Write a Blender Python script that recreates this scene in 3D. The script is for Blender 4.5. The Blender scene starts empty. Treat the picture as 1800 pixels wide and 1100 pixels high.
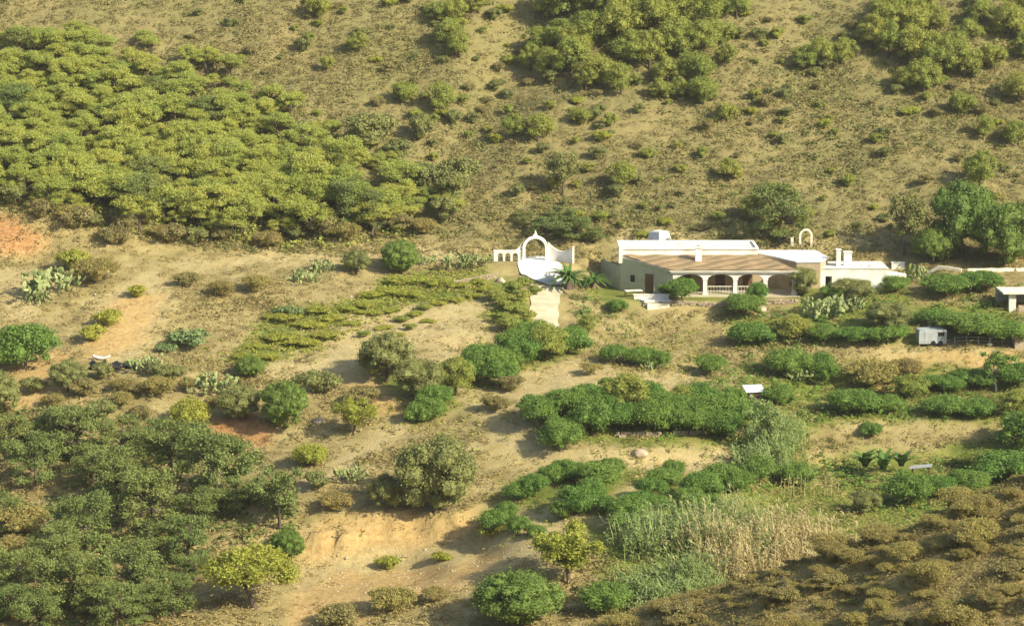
import bpy, bmesh, math, random
import numpy as np
from mathutils import Vector, Matrix

scene = bpy.context.scene
R = math.radians

# ------------------------------------------------------------------ camera
CAM_Z, PITCH, HALF = 40.0, R(10.0), 0.2217
cam_d = bpy.data.cameras.new('camera')
cam_d.sensor_width = 36.0
cam_d.lens = 18.0 / HALF
cam_d.clip_start = 1.0
cam_d.clip_end = 5000.0
cam = bpy.data.objects.new('camera', cam_d)
scene.collection.objects.link(cam)
cam.location = (0, 0, CAM_Z)
cam.rotation_euler = (math.pi / 2 - PITCH, 0, 0)
scene.camera = cam

# ------------------------------------------------------------------ sky and sun
SUN_EL, SUN_AZ = R(33.0), R(-35.0)            # azimuth counted from +x towards +y: right, behind the camera
sun_dir = Vector((math.cos(SUN_EL) * math.cos(SUN_AZ), math.cos(SUN_EL) * math.sin(SUN_AZ), math.sin(SUN_EL)))
world = bpy.data.worlds.new('World')
scene.world = world
world.use_nodes = True
wn = world.node_tree.nodes
wl = world.node_tree.links
bg = wn['Background']
sky = wn.new('ShaderNodeTexSky')
sky.sky_type = 'NISHITA'
sky.sun_disc = False
sky.sun_elevation = SUN_EL
sky.sun_rotation = math.pi / 2 - SUN_AZ
sky.air_density = 1.0
sky.dust_density = 2.0
wl.new(sky.outputs['Color'], bg.inputs['Color'])
bg.inputs['Strength'].default_value = 0.12
sun_d = bpy.data.lights.new('sun', 'SUN')
sun_d.energy = 4.6
sun_d.angle = R(0.53)
sun_d.color = (1.0, 0.91, 0.70)
sun = bpy.data.objects.new('sun', sun_d)
scene.collection.objects.link(sun)
sun.rotation_euler = (-sun_dir).to_track_quat('-Z', 'Y').to_euler()
sun.location = (60, 60, 120)

scene.view_settings.view_transform = 'Standard'
scene.view_settings.look = 'None'
scene.view_settings.exposure = 0.88
scene.view_settings.gamma = 1.0
scene.view_settings.use_curve_mapping = False
scene.render.engine = 'CYCLES'
scene.cycles.max_bounces = 5
scene.cycles.diffuse_bounces = 3
scene.cycles.glossy_bounces = 2
scene.cycles.transmission_bounces = 3
scene.cycles.transparent_max_bounces = 4
scene.cycles.use_denoising = True
scene.render.filter_size = 3.3

random.seed(7)
rng = np.random.default_rng(7)
COL = scene.collection

# ------------------------------------------------------------------ pixel <-> ray
CP, SP = math.cos(PITCH), math.sin(PITCH)
def ray(px, py):
    u = (px - 900) / 900 * HALF
    v = (550 - py) / 900 * HALF
    return np.array((u, CP + v * SP, -SP + v * CP))
def at_depth(px, py, Y):
    d = ray(px, py)
    t = Y / d[1]
    return np.array((d[0] * t, Y, CAM_Z + d[2] * t))
def to_px(x, y, z):
    zz = z - CAM_Z
    f = y * CP - zz * SP
    up = y * SP + zz * CP
    return 900 + x / f * 900 / HALF, 550 - up / f * 900 / HALF

# ------------------------------------------------------------------ noise
def _hash(ix, iy, s):
    n = (ix.astype(np.int64) * 374761393 + iy.astype(np.int64) * 668265263 + s * 974711) & 0x7fffffff
    n = ((n ^ (n >> 13)) * 1274126177) & 0x7fffffff
    return ((n ^ (n >> 16)) & 0xffff) / 65535.0
def vnoise(x, y, s=0):
    x = np.asarray(x, float); y = np.asarray(y, float)
    ix, iy = np.floor(x), np.floor(y)
    fx, fy = x - ix, y - iy
    fx = fx * fx * (3 - 2 * fx); fy = fy * fy * (3 - 2 * fy)
    a = _hash(ix, iy, s); b = _hash(ix + 1, iy, s); c = _hash(ix, iy + 1, s); d = _hash(ix + 1, iy + 1, s)
    return (a * (1 - fx) + b * fx) * (1 - fy) + (c * (1 - fx) + d * fx) * fy
def fbm(x, y, s=0, octv=4):
    o, a, t = 0, .5, 0
    for k in range(octv):
        o = o + a * vnoise(x * 2 ** k, y * 2 ** k, s + k * 17); t += a; a *= .5
    return o / t - .5
def sstep(e0, e1, x):
    t = np.clip((x - e0) / (e1 - e0), 0, 1)
    return t * t * (3 - 2 * t)

# ------------------------------------------------------------------ terrain heights
# profiles of the ground: picture row -> distance, for a few picture columns
PROF = {
 -150: [(-40,296),(100,281),(220,266),(330,252),(385,247),(450,244),(500,236),(570,228),(640,219),(720,210),(800,200),(900,189),(1000,178),(1110,165)],
 60:  [(-40,296),(100,281),(220,266),(330,252),(385,247),(448,244.5),(480,239),(530,232),(600,223),(660,214),(720,208),(800,199),(900,188),(1000,177),(1110,165)],
 300: [(-40,297),(100,283),(220,269),(340,256),(400,250),(450,245),(480,240),(540,231),(610,222),(660,213),(700,209),(770,203),(850,193),(940,184),(1010,175),(1110,164)],
 500: [(-40,297),(100,284),(220,271),(340,258),(420,250),(455,245),(480,240),(540,231),(600,223),(660,214),(730,205),(770,201),(850,190),(905,184),(965,181),(1010,175),(1110,164)],
 700: [(-40,297),(120,283),(240,270),(360,257),(430,250),(460,245),(500,239),(550,230),(590,224),(640,216),(700,208),(770,199),(840,190),(900,184),(960,181),(1010,174),(1110,163)],
 950: [(-40,297),(120,283),(240,270),(360,258),(430,250.5),(455,247),(480,242),(520,235),(600,223),(650,215),(690,207),(760,197),(790,194.5),(850,187),(900,181),(960,174),(1020,169),(1110,161)],
 1200:[(-40,298),(120,284),(240,271),(360,258),(425,251),(440,249),(518,237.5),(532,234),(585,230),(620,223),(690,208),(765,197),(795,194.5),(850,186),(900,179),(960,173),(1030,167),(1110,160)],
 1500:[(-40,299),(120,285),(240,272),(360,259),(430,251),(470,244),(505,238),(560,229),(602,223),(665,219),(700,212),(745,204),(800,200),(850,191),(900,183),(960,175),(1110,160)],
 1700:[(-40,299),(120,285),(240,272),(360,259),(440,250),(475,244),(505,238),(560,230),(603,223),(660,219),(700,212),(735,205),(800,200),(850,191),(900,183),(960,175),(1110,160)],
 1950:[(-40,299),(120,285),(240,272),(360,259),(440,250),(475,244),(505,238),(560,230),(603,223),(660,219),(700,212),(735,205),(800,200),(850,191),(900,183),(960,175),(1110,160)],
}
pts = []
for cx, pr in PROF.items():
    for py, Y in pr:
        pts.append(at_depth(cx, py, Y))
pts = np.array(pts)
# the hill goes on rising behind the picture; the valley and the slope below the camera in front
extra = []
for X in (-110, -55, 0, 55, 110):
    extra += [(X, 335, 46 + 4 * math.sin(X)), (X, 400, 82), (X, 140, -14), (X, 105, -10), (X, 60, 6), (X, 15, 29)]
for Yv in (170, 205, 240, 275):
    k = (Yv - 170) / 105
    extra += [(-120, Yv, -12 + 36 * k * k + 3), (120, Yv, -11 + 36 * k * k + 2)]
pts = np.vstack([pts, np.array(extra, float)])
SC = 60.0
def _U(r2):
    return np.where(r2 > 1e-12, r2 * np.log(r2 + 1e-12), 0.0)
def fit_tps(p, lam=2e-4):
    n = len(p)
    q = p[:, :2] / SC
    d2 = ((q[:, None] - q[None]) ** 2).sum(-1)
    A = np.zeros((n + 3, n + 3))
    A[:n, :n] = _U(d2) + lam * np.eye(n)
    A[:n, n] = 1; A[:n, n + 1:] = q
    A[n, :n] = 1; A[n + 1:, :n] = q.T
    b = np.zeros(n + 3); b[:n] = p[:, 2]
    return q, np.linalg.solve(A, b)
TQ, TW = fit_tps(pts)
def tps(x, y):
    sh = x.shape
    g = np.stack([x.ravel(), y.ravel()], -1) / SC
    out = np.empty(len(g))
    n = len(TQ)
    for i in range(0, len(g), 20000):
        c = g[i:i + 20000]
        d2 = (c[:, None, 0] - TQ[None, :, 0]) ** 2 + (c[:, None, 1] - TQ[None, :, 1]) ** 2
        out[i:i + 20000] = _U(d2) @ TW[:n] + TW[n] + c @ TW[n + 1:]
    return out.reshape(sh)

def pad(z, x, y, x0, x1, y0, y1, h, edge=1.5):
    m = sstep(x0 - edge, x0, x) * (1 - sstep(x1, x1 + edge, x)) * sstep(y0 - edge * .8, y0, y) * (1 - sstep(y1, y1 + edge * 2, y))
    return z * (1 - m) + h * m

def knoll(x, y):
    cz = -0.2 + (x - 7.4) * .372 + 1.5 * fbm(x * .11, y * .11, 5, 3)
    cy = 126 + 2 * np.sin(x * .23)
    d = y - cy
    return cz - np.where(d < 0, .012 * d * d + .10 * -d, .028 * d * d + .10 * d)

HOUSE_Z, GATE_Z = 0.0, 2.45
def heights(x, y):
    # the smooth lie of the land is fitted on a coarse lattice and read off it
    z = _tps_lattice(x, y)
    # terrace steps on the cultivated ground
    tm = sstep(168, 176, y) * (1 - sstep(226, 234, y)) * sstep(-34, -24, x)
    st = 1.5
    q = (z + .25 * fbm(x * .05, y * .05, 11, 2)) / st
    f = q - np.floor(q)
    zt = st * (np.floor(q) + sstep(.45, 1.0, f) * .75 + f * .25)
    z = z + tm * .8 * (zt - z)
    # cut bank of red earth above the bottom dirt slope
    yl = 183.2 + .7 * np.sin(x * .55) + 2.6 * fbm(x * .8, x * .13, 23, 3) + np.maximum(x + 5, 0) * .8
    wx = sstep(-19, -16, x) * (1 - sstep(-3, 0, x))
    z = z - .85 * wx * (1 - sstep(-.35, .45, y - yl)) * sstep(166, 178, y)
    # roughness
    hill = sstep(246, 256, y)
    z = z + fbm(x * .16, y * .16, 3, 4) * (.5 + 1.5 * hill) * (1 - .5 * tm)
    z = z + fbm(x * 1.1, y * 1.1, 9, 3) * (.27 + .14 * hill)
    # gully running down the left side of the hillside
    g = np.exp(-((x + 12 - (y - 250) * .35) / 5.0) ** 2) * sstep(256, 268, y) * (1 - sstep(300, 330, y))
    z = z - 2.2 * g
    # house platform, drive, caravan terrace
    z = pad(z, x, y, 9.5, 34.5, 234.6, 247.5, HOUSE_Z)
    z = pad(z, x, y, 31.5, 44, 237.5, 244, .55, 2)
    z = pad(z, x, y, -2.6, 6.4, 243.2, 246.5, GATE_Z, 2.2)
    k = knoll(x, y)
    w = sstep(-3, 3, k - z)
    zz = np.where(y > 100, z * (1 - w) + k * w + .35 * fbm(x * .5, y * .5, 8, 3) * w, z)
    fade = sstep(96, 108, y)
    return z * (1 - fade) + zz * fade

LX = np.linspace(-420, 420, 211); LX = np.sign(LX) * (np.abs(LX) / 420) ** 1.8 * 420
LY = np.concatenate([np.linspace(-60, 150, 60)[:-1], np.linspace(150, 310, 140)[:-1], np.linspace(310, 700, 50)])
LXg, LYg = np.meshgrid(LX, LY)
# far outside the fitted data the spline is bent towards a plain rising hill
LZ = tps(np.clip(LXg, -118, 118), np.clip(LYg, 5, 395))
LZ = LZ + np.maximum(LYg - 395, 0) * .30 - np.maximum(5 - LYg, 0) * .25
def _tps_lattice(x, y):
    ix = np.clip(np.searchsorted(LX, x) - 1, 0, len(LX) - 2)
    iy = np.clip(np.searchsorted(LY, y) - 1, 0, len(LY) - 2)
    fx = np.clip((x - LX[ix]) / (LX[ix + 1] - LX[ix]), 0, 1)
    fy = np.clip((y - LY[iy]) / (LY[iy + 1] - LY[iy]), 0, 1)
    return (LZ[iy, ix] * (1 - fx) + LZ[iy, ix + 1] * fx) * (1 - fy) + (LZ[iy + 1, ix] * (1 - fx) + LZ[iy + 1, ix + 1] * fx) * fy

gx = np.concatenate([np.linspace(-400, -84, 30)[:-1], np.arange(-84, 84, .48), np.linspace(84, 400, 30)])
gy = np.concatenate([np.linspace(-50, 100, 36)[:-1], np.arange(100, 318, .48), np.linspace(318, 680, 46)])
GX, GY = np.meshgrid(gx, gy)
GZ = heights(GX, GY)
def ground(x, y):
    x = np.asarray(x, float); y = np.asarray(y, float)
    ix = np.clip(np.searchsorted(gx, x) - 1, 0, len(gx) - 2)
    iy = np.clip(np.searchsorted(gy, y) - 1, 0, len(gy) - 2)
    fx = np.clip((x - gx[ix]) / (gx[ix + 1] - gx[ix]), 0, 1)
    fy = np.clip((y - gy[iy]) / (gy[iy + 1] - gy[iy]), 0, 1)
    return (GZ[iy, ix] * (1 - fx) + GZ[iy, ix + 1] * fx) * (1 - fy) + (GZ[iy + 1, ix] * (1 - fx) + GZ[iy + 1, ix + 1] * fx) * fy
_T = np.arange(95, 340, .25)
def P(px, py, ymin=95):
    """the point of the ground that a pixel of the photograph looks at"""
    d = ray(px, py)
    t = _T / d[1]
    x = d[0] * t; z = CAM_Z + d[2] * t
    g = ground(x, _T)
    hit = np.nonzero((g >= z) & (_T >= ymin))[0]
    Y = _T[hit[0]] if len(hit) else 320.0
    x = d[0] * Y / d[1]
    return Vector((x, Y, float(ground(x, Y))))
def mpp(Y):
    return Y * 1.0 * HALF / 900 * 1.012        # metres per photograph pixel at a distance

# ------------------------------------------------------------------ materials
MATS = {}
def newmat(name):
    m = bpy.data.materials.new(name)
    m.use_nodes = True
    MATS[name] = m
    nt = m.node_tree
    return m, nt.nodes, nt.links, nt.nodes['Principled BSDF']
def leaf_mat(name, c1, c2, c3, trans=.22, rough=.65, gain=1.0):
    """two leaf tones mixed per leaf clump, a third per plant"""
    c1, c2, c3 = (tuple(min(.8, q * gain) for q in c_) for c_ in (c1, c2, c3))
    m, n, l, b = newmat(name)
    at = n.new('ShaderNodeAttribute'); at.attribute_name = 'tint'
    oi = n.new('ShaderNodeObjectInfo')
    mx = n.new('ShaderNodeMix'); mx.data_type = 'RGBA'
    mx.inputs['A'].default_value = (*c1, 1); mx.inputs['B'].default_value = (*c2, 1)
    l.new(at.outputs['Fac'], mx.inputs['Factor'])
    mx2 = n.new('ShaderNodeMix'); mx2.data_type = 'RGBA'
    mx2.inputs['B'].default_value = (*c3, 1)
    l.new(mx.outputs['Result'], mx2.inputs['A'])
    ml = n.new('ShaderNodeMath'); ml.operation = 'MULTIPLY'; ml.inputs[1].default_value = .75
    l.new(oi.outputs['Random'], ml.inputs[0])
    l.new(ml.outputs[0], mx2.inputs['Factor'])
    l.new(mx2.outputs['Result'], b.inputs['Base Color'])
    b.inputs['Roughness'].default_value = rough
    b.inputs['Specular IOR Level'].default_value = .12
    tr = n.new('ShaderNodeBsdfTranslucent')
    l.new(mx2.outputs['Result'], tr.inputs['Color'])
    ms = n.new('ShaderNodeMixShader'); ms.inputs[0].default_value = trans
    out = n['Material Output']
    l.new(b.outputs[0], ms.inputs[1]); l.new(tr.outputs[0], ms.inputs[2])
    l.new(ms.outputs[0], out.inputs['Surface'])
    return m
def plain_mat(name, col, col2=None, scale=3.0, rough=.8, bump=.15, stretch=(1, 1, 1), detail=5):
    m, n, l, b = newmat(name)
    col2 = col2 or tuple(c * .8 for c in col)
    tc = n.new('ShaderNodeTexCoord')
    mp = n.new('ShaderNodeMapping'); mp.inputs['Scale'].default_value = stretch
    l.new(tc.outputs['Object'], mp.inputs['Vector'])
    nz = n.new('ShaderNodeTexNoise'); nz.inputs['Scale'].default_value = scale; nz.inputs['Detail'].default_value = detail
    l.new(mp.outputs[0], nz.inputs['Vector'])
    rp = n.new('ShaderNodeValToRGB')
    rp.color_ramp.elements[0].position = .35; rp.color_ramp.elements[0].color = (*col2, 1)
    rp.color_ramp.elements[1].position = .68; rp.color_ramp.elements[1].color = (*col, 1)
    l.new(nz.outputs['Fac'], rp.inputs['Fac'])
    l.new(rp.outputs['Color'], b.inputs['Base Color'])
    b.inputs['Roughness'].default_value = rough
    b.inputs['Specular IOR Level'].default_value = .3
    if bump:
        bp = n.new('ShaderNodeBump'); bp.inputs['Strength'].default_value = bump; bp.inputs['Distance'].default_value = .05
        l.new(nz.outputs['Fac'], bp.inputs['Height']); l.new(bp.outputs[0], b.inputs['Normal'])
    return m

M_PINE   = leaf_mat('pine_needles', (.255, .310, .070), (.455, .515, .125), (.500, .490, .112), .42)
M_PINE_D = leaf_mat('valley_pine_needles', (.105, .155, .046), (.265, .325, .098), (.245, .260, .075), .30)
M_GREEN  = leaf_mat('hillside_tree_leaves', (.185, .240, .052), (.375, .415, .095), (.370, .365, .082), .36)
M_DARK   = leaf_mat('orchard_leaves', (.080, .175, .034), (.215, .345, .070), (.205, .290, .060), .32, .5)
M_DOME   = leaf_mat('carob_leaves', (.085, .150, .032), (.180, .255, .050), (.155, .215, .045), .22, .55)
M_OLIVE  = leaf_mat('olive_leaves', (.145, .170, .058), (.270, .285, .100), (.240, .245, .078), .25)
M_LIME   = leaf_mat('light_green_leaves', (.250, .290, .045), (.430, .445, .080), (.380, .370, .070), .35)
M_BROWN  = leaf_mat('dry_brown_scrub', (.225, .180, .065), (.400, .325, .115), (.350, .315, .095), .28)
M_DRY    = leaf_mat('dry_straw', (.330, .262, .105), (.520, .420, .185), (.440, .355, .145), .30)
M_SCRUB  = leaf_mat('hill_scrub', (.190, .172, .066), (.395, .335, .140), (.29, .258, .095), .32)
M_GRASS  = leaf_mat('green_grass', (.160, .230, .035), (.320, .380, .070), (.28, .33, .06), .3)
M_CANE   = leaf_mat('green_cane', (.170, .250, .080), (.370, .450, .165), (.32, .39, .13), .3)
M_CANE_D = leaf_mat('dry_cane', (.380, .315, .150), (.600, .520, .280), (.52, .44, .21), .3)
M_CACTUS = leaf_mat('cactus_pads', (.130, .180, .060), (.330, .360, .150), (.24, .28, .10), .05)
M_PALM   = leaf_mat('palm_fronds', (.060, .140, .032), (.170, .270, .060), (.12, .21, .045), .25, .45)
M_AGAVE  = leaf_mat('blue_green_leaves', (.120, .185, .070), (.230, .300, .120), (.19, .25, .09), .2)
M_BARK   = plain_mat('bark', (.16, .12, .085), (.07, .052, .038), 6, .9, .5, (1, 1, .25))
M_BARK_P = plain_mat('pale_bark', (.55, .50, .42), (.30, .26, .20), 6, .9, .3, (1, 1, .25))
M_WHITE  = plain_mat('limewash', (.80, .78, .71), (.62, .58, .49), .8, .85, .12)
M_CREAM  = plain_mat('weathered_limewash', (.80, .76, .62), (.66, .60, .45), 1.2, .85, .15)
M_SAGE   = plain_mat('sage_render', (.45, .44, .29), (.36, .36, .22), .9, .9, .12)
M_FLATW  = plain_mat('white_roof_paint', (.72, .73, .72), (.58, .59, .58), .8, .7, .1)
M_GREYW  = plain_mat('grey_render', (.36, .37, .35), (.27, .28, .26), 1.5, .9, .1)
M_OCHRE_SHADE  = plain_mat('ochre_shade_tone', (.45, .36, .23), (.36, .28, .17), 1.2, .9, .1)  # brown shade of the veranda and wing, put into the wall colour
M_TILE   = plain_mat('clay_tile', (.46, .32, .18), (.33, .26, .145), 1.1, .85, .3)
M_WOOD   = plain_mat('brown_wood', (.16, .085, .04), (.09, .05, .025), 4, .7, .3, (1, 1, .2))
M_GLASS  = plain_mat('dark_glass', (.020, .024, .026), (.012, .014, .016), 2, .12, 0)
M_METAL  = plain_mat('galvanised_metal', (.45, .46, .46), (.33, .34, .34), 5, .5, .1)
M_CONC   = plain_mat('pale_concrete', (.50, .45, .31), (.40, .36, .235), 1.0, .92, .2)
M_APRON  = plain_mat('whitened_concrete', (.74, .73, .70), (.60, .58, .53), 1.3, .9, .15)
M_STONE  = plain_mat('field_stone', (.46, .38, .26), (.30, .23, .15), 3, .92, .5)
M_VAN    = plain_mat('caravan_paint', (.40, .43, .42), (.30, .33, .33), 1.2, .5, .05)
M_BLOCK  = plain_mat('tan_block', (.45, .37, .27), (.36, .29, .20), 2, .9, .3)
M_BLACK   = plain_mat('plain_black', (.018, .020, .024), (.010, .011, .013), 3, .4, .6)

# ------------------------------------------------------------------ object helpers
def obj(name, mesh, mat=None, parent=None):
    o = bpy.data.objects.new(name, mesh)
    COL.objects.link(o)
    if mat is not None:
        if len(mesh.materials) == 0: mesh.materials.append(mat)
    o.parent = parent
    return o
def tag(o, label=None, cat=None, group=None, kind=None):
    if label: o['label'] = label
    if cat: o['category'] = cat
    if group: o['group'] = group
    if kind: o['kind'] = kind
    return o
def empty(name, loc, rz=0, label=None, cat=None, group=None, scale=1.0):
    o = bpy.data.objects.new(name, None)
    COL.objects.link(o)
    o.empty_display_size = .3
    o.location = loc; o.rotation_euler = (0, 0, rz)
    o.scale = (scale,) * 3 if not hasattr(scale, '__len__') else scale
    return tag(o, label, cat, group)
def npmesh(name, v, faces_per, tint=None, mat=None, smooth=False):
    """v (n,3); faces are consecutive runs of faces_per vertices"""
    v = np.ascontiguousarray(v, dtype=np.float32)
    n = len(v); nf = n // faces_per
    me = bpy.data.meshes.new(name)
    me.vertices.add(n); me.vertices.foreach_set('co', v.ravel())
    me.loops.add(n); me.loops.foreach_set('vertex_index', np.arange(n, dtype=np.int32))
    me.polygons.add(nf); me.polygons.foreach_set('loop_start', np.arange(0, n, faces_per, dtype=np.int32))
    if tint is not None:
        a = me.attributes.new('tint', 'FLOAT', 'FACE')
        a.data.foreach_set('value', np.ascontiguousarray(tint, dtype=np.float32))
    me.update(calc_edges=True)
    if mat: me.materials.append(mat)
    return me
def pymesh(name, verts, faces, mat=None, tint=None, smooth=False):
    me = bpy.data.meshes.new(name)
    me.from_pydata([tuple(map(float, q)) for q in verts], [], faces)
    if tint is not None:
        a = me.attributes.new('tint', 'FLOAT', 'FACE')
        a.data.foreach_set('value', np.ascontiguousarray(tint, dtype=np.float32))
    if smooth: me.polygons.foreach_set('use_smooth', np.ones(len(me.polygons), dtype=bool))
    me.update()
    if mat: me.materials.append(mat)
    return me
class MB:
    """collects boxes, prisms and tubes into one mesh"""
    def __init__(s): s.v = []; s.f = []
    def add(s, v, f):
        b = len(s.v); s.v += [tuple(q) for q in v]; s.f += [tuple(i + b for i in q) for q in f]; return s
    def box(s, x0, x1, y0, y1, z0, z1):
        return s.add([(x0,y0,z0),(x1,y0,z0),(x1,y1,z0),(x0,y1,z0),(x0,y0,z1),(x1,y0,z1),(x1,y1,z1),(x0,y1,z1)],
                     [(0,3,2,1),(4,5,6,7),(0,1,5,4),(1,2,6,5),(2,3,7,6),(3,0,4,7)])
    def prism(s, poly, z0, z1):
        """poly: plan outline, counter-clockwise; z0, z1 numbers or per-corner lists"""
        n = len(poly)
        a = z0 if hasattr(z0, '__len__') else [z0] * n
        b = z1 if hasattr(z1, '__len__') else [z1] * n
        v = [(p[0], p[1], a[i]) for i, p in enumerate(poly)] + [(p[0], p[1], b[i]) for i, p in enumerate(poly)]
        f = [tuple(range(n - 1, -1, -1)), tuple(range(n, 2 * n))]
        f += [(i, (i + 1) % n, n + (i + 1) % n, n + i) for i in range(n)]
        return s.add(v, f)
    def tube(s, pts_, radii, n=7):
        pts_ = [Vector(p) for p in pts_]
        rings = []
        for i, p in enumerate(pts_):
            d = (pts_[min(i + 1, len(pts_) - 1)] - pts_[max(i - 1, 0)]).normalized()
            a = d.orthogonal().normalized(); b = d.cross(a)
            rings.append([p + (a * math.cos(2 * math.pi * k / n) + b * math.sin(2 * math.pi * k / n)) * radii[i] for k in range(n)])
        v = [q for r in rings for q in r]
        f = []
        for i in range(len(pts_) - 1):
            for k in range(n):
                f.append((i * n + k, i * n + (k + 1) % n, (i + 1) * n + (k + 1) % n, (i + 1) * n + k))
        f.append(tuple(range(n - 1, -1, -1))); f.append(tuple(range(len(v) - n, len(v))))
        return s.add(v, f)
    def mesh(s, name, mat=None, smooth=False): return pymesh(name, s.v, s.f, mat, None, smooth)
    def build(s, name, mat, parent=None, smooth=False): return obj(name, s.mesh(name, mat, smooth), None, parent)
# ------------------------------------------------------------------ the ground sheet
def in_poly(px, py, poly):
    ins = np.zeros(px.shape, bool)
    n = len(poly)
    for i in range(n):
        x0, y0 = poly[i]; x1, y1 = poly[(i + 1) % n]
        c = ((y0 > py) != (y1 > py)) & (px < (x1 - x0) * (py - y0) / (y1 - y0 + 1e-9) + x0)
        ins ^= c
    return ins
SOIL = [  # bare pale dirt: paths, terraces and the drive shoulder
 [(500,860),(560,825),(620,790),(680,735),(720,730),(705,770),(650,810),(560,850),(520,862)],
 [(520,1010),(560,960),(700,955),(880,935),(1010,915),(1000,950),(900,1000),(800,1040),(640,1040),(540,1050)],
 [(730,640),(840,560),(900,650),(1000,630),(1080,640),(1060,690),(960,700),(870,700),(800,700)],
 [(1060,660),(1240,650),(1230,690),(1110,690)],
 [(590,600),(620,550),(720,535),(800,545),(860,570),(850,600),(740,610),(640,640),(560,640)],
 [(460,640),(560,600),(640,610),(600,680),(480,700)],
 [(900,770),(800,700),(830,690),(1000,790),(1290,785),(1280,830),(1080,815),(960,830)],
 [(870,860),(930,900),(1000,860),(1080,880),(1100,850),(1130,860),(1100,890),(1080,930),(940,920),(880,900)],
 [(300,460),(560,440),(760,440),(870,442),(860,456),(600,462),(420,470),(300,482)],
 [(0,470),(120,480),(60,560),(0,560)], [(150,520),(280,480),(330,520),(260,620),(180,640)],
 [(1500,600),(1800,604),(1800,622),(1500,618)],
 [(1080,440),(1240,440),(1240,410),(1080,400)], [(1380,410),(1560,420),(1500,440),(1390,436)],
]
ORANGE = [ # red earth banks
 [(530,960),(560,915),(700,900),(790,905),(850,890),(840,930),(780,960),(600,975),(540,1000)],
 [(330,770),(340,740),(440,735),(480,755),(470,780),(360,785)],
 [(-60,384),(46,384),(90,420),(74,450),(-60,456)],
 [(150,640),(250,600),(300,520),(220,520),(130,600)],
 [(500,1100),(520,1040),(600,1010),(800,1000),(900,960),(850,1020),(700,1060),(640,1100)],
 [(0,640),(120,620),(160,680),(60,720),(0,720)],
 [(1520,640),(1600,620),(1800,618),(1800,650),(1650,640),(1560,690)],
 [(600,640),(720,700),(720,740),(620,700)],
]
GREEN = [  # watered or shaded grass
 [(420,600),(480,540),(590,530),(620,560),(560,620),(470,640),(400,640)],
 [(600,540),(690,480),(860,470),(900,500),(930,600),(860,560),(740,540),(640,560)],
 [(900,700),(1300,690),(1320,760),(1280,790),(960,780)],
 [(1280,560),(1800,520),(1800,600),(1300,610)], [(1560,540),(1800,520),(1800,560),(1560,570)],
 [(1300,640),(1800,640),(1800,740),(1400,740),(1380,800),(1280,790)],
 [(1220,820),(1600,790),(1800,760),(1800,870),(1540,940),(1200,900)],
 [(880,840),(1120,820),(1240,860),(1300,1060),(1100,1090),(1020,930),(860,940)],
 [(1040,500),(1300,510),(1300,530),(1040,530)], [(1380,490),(1600,500),(1600,560),(1400,560)],
 [(640,660),(1020,590),(1040,610),(860,690),(720,760)],
 [(1340,690),(1450,690),(1430,760),(1380,830),(1300,820)], [(1280,880),(1560,880),(1480,950),(1300,960)],
]
PXg, PYg = to_px(GX, np.maximum(GY, 60), GZ)
jx = fbm(GX * .35, GY * .35, 31, 3) * 42; jy = fbm(GX * .35, GY * .35, 47, 3) * 26
def mask(polys):
    m = np.zeros(GX.shape, bool)
    for p_ in polys: m |= in_poly(PXg + jx, PYg + jy, p_)
    m = m & (GY > 150)
    f = m.astype(float)
    for _ in range(2):
        f = (f + np.roll(f, 1, 0) + np.roll(f, -1, 0) + np.roll(f, 1, 1) + np.roll(f, -1, 1)) / 5
    return f
kn = knoll(GX, GY) - GZ
KN = (sstep(-1.2, -.1, kn) * (GY < 150) * (GY > 100)).astype(float)
m_soil = mask(SOIL) * (1 - KN); m_or = mask(ORANGE) * (1 - KN); m_gr = mask(GREEN) * (1 - KN)
TRACK = [[(500,864),(560,828),(620,792),(676,742),(712,728),(722,742),(690,776),(640,812),(570,846),(516,872)], [(800,706),(830,692),(880,740),(960,792),(1010,800),(990,822),(940,806),(870,770)],
 [(545,650),(600,612),(650,590),(740,552),(850,520),(880,524),(850,545),(760,575),(680,610),(620,650),(570,680)], [(520,1030),(620,1000),(760,990),(900,950),(1010,920),(1010,940),(900,985),(760,1030),(620,1045)], [(860,700),(960,668),(1060,636),(1090,650),(1000,690),(900,715)]]
m_track = mask(TRACK) * (1 - KN); m_cut = mask([[(-60,388),(40,388),(80,420),(66,444),(-60,450)], [(330,772),(340,742),(440,735),(482,757),(470,780),(360,785)]])
m_soil = np.maximum(m_soil, m_track)
HILL = sstep(246, 254, GY)
nv = GX.size
V = np.stack([GX.ravel(), GY.ravel(), GZ.ravel()], -1).astype(np.float32)
ny, nx = GX.shape
ii = (np.arange(ny - 1)[:, None] * nx + np.arange(nx - 1)[None]).ravel()
F = np.stack([ii, ii + 1, ii + nx + 1, ii + nx], -1).astype(np.int32)
gm = bpy.data.meshes.new('ground')
gm.vertices.add(nv); gm.vertices.foreach_set('co', V.ravel())
gm.loops.add(F.size); gm.loops.foreach_set('vertex_index', F.ravel())
gm.polygons.add(len(F)); gm.polygons.foreach_set('loop_start', np.arange(0, F.size, 4, dtype=np.int32))
gm.polygons.foreach_set('use_smooth', np.ones(len(F), dtype=bool))
for nm, arr in (('soil', m_soil), ('earth', m_or), ('grass', m_gr), ('hill', HILL), ('knoll', KN), ('cutting', m_cut)):
    a = gm.attributes.new(nm, 'FLOAT', 'POINT'); a.data.foreach_set('value', arr.ravel().astype(np.float32))
gm.update(calc_edges=True)

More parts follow.
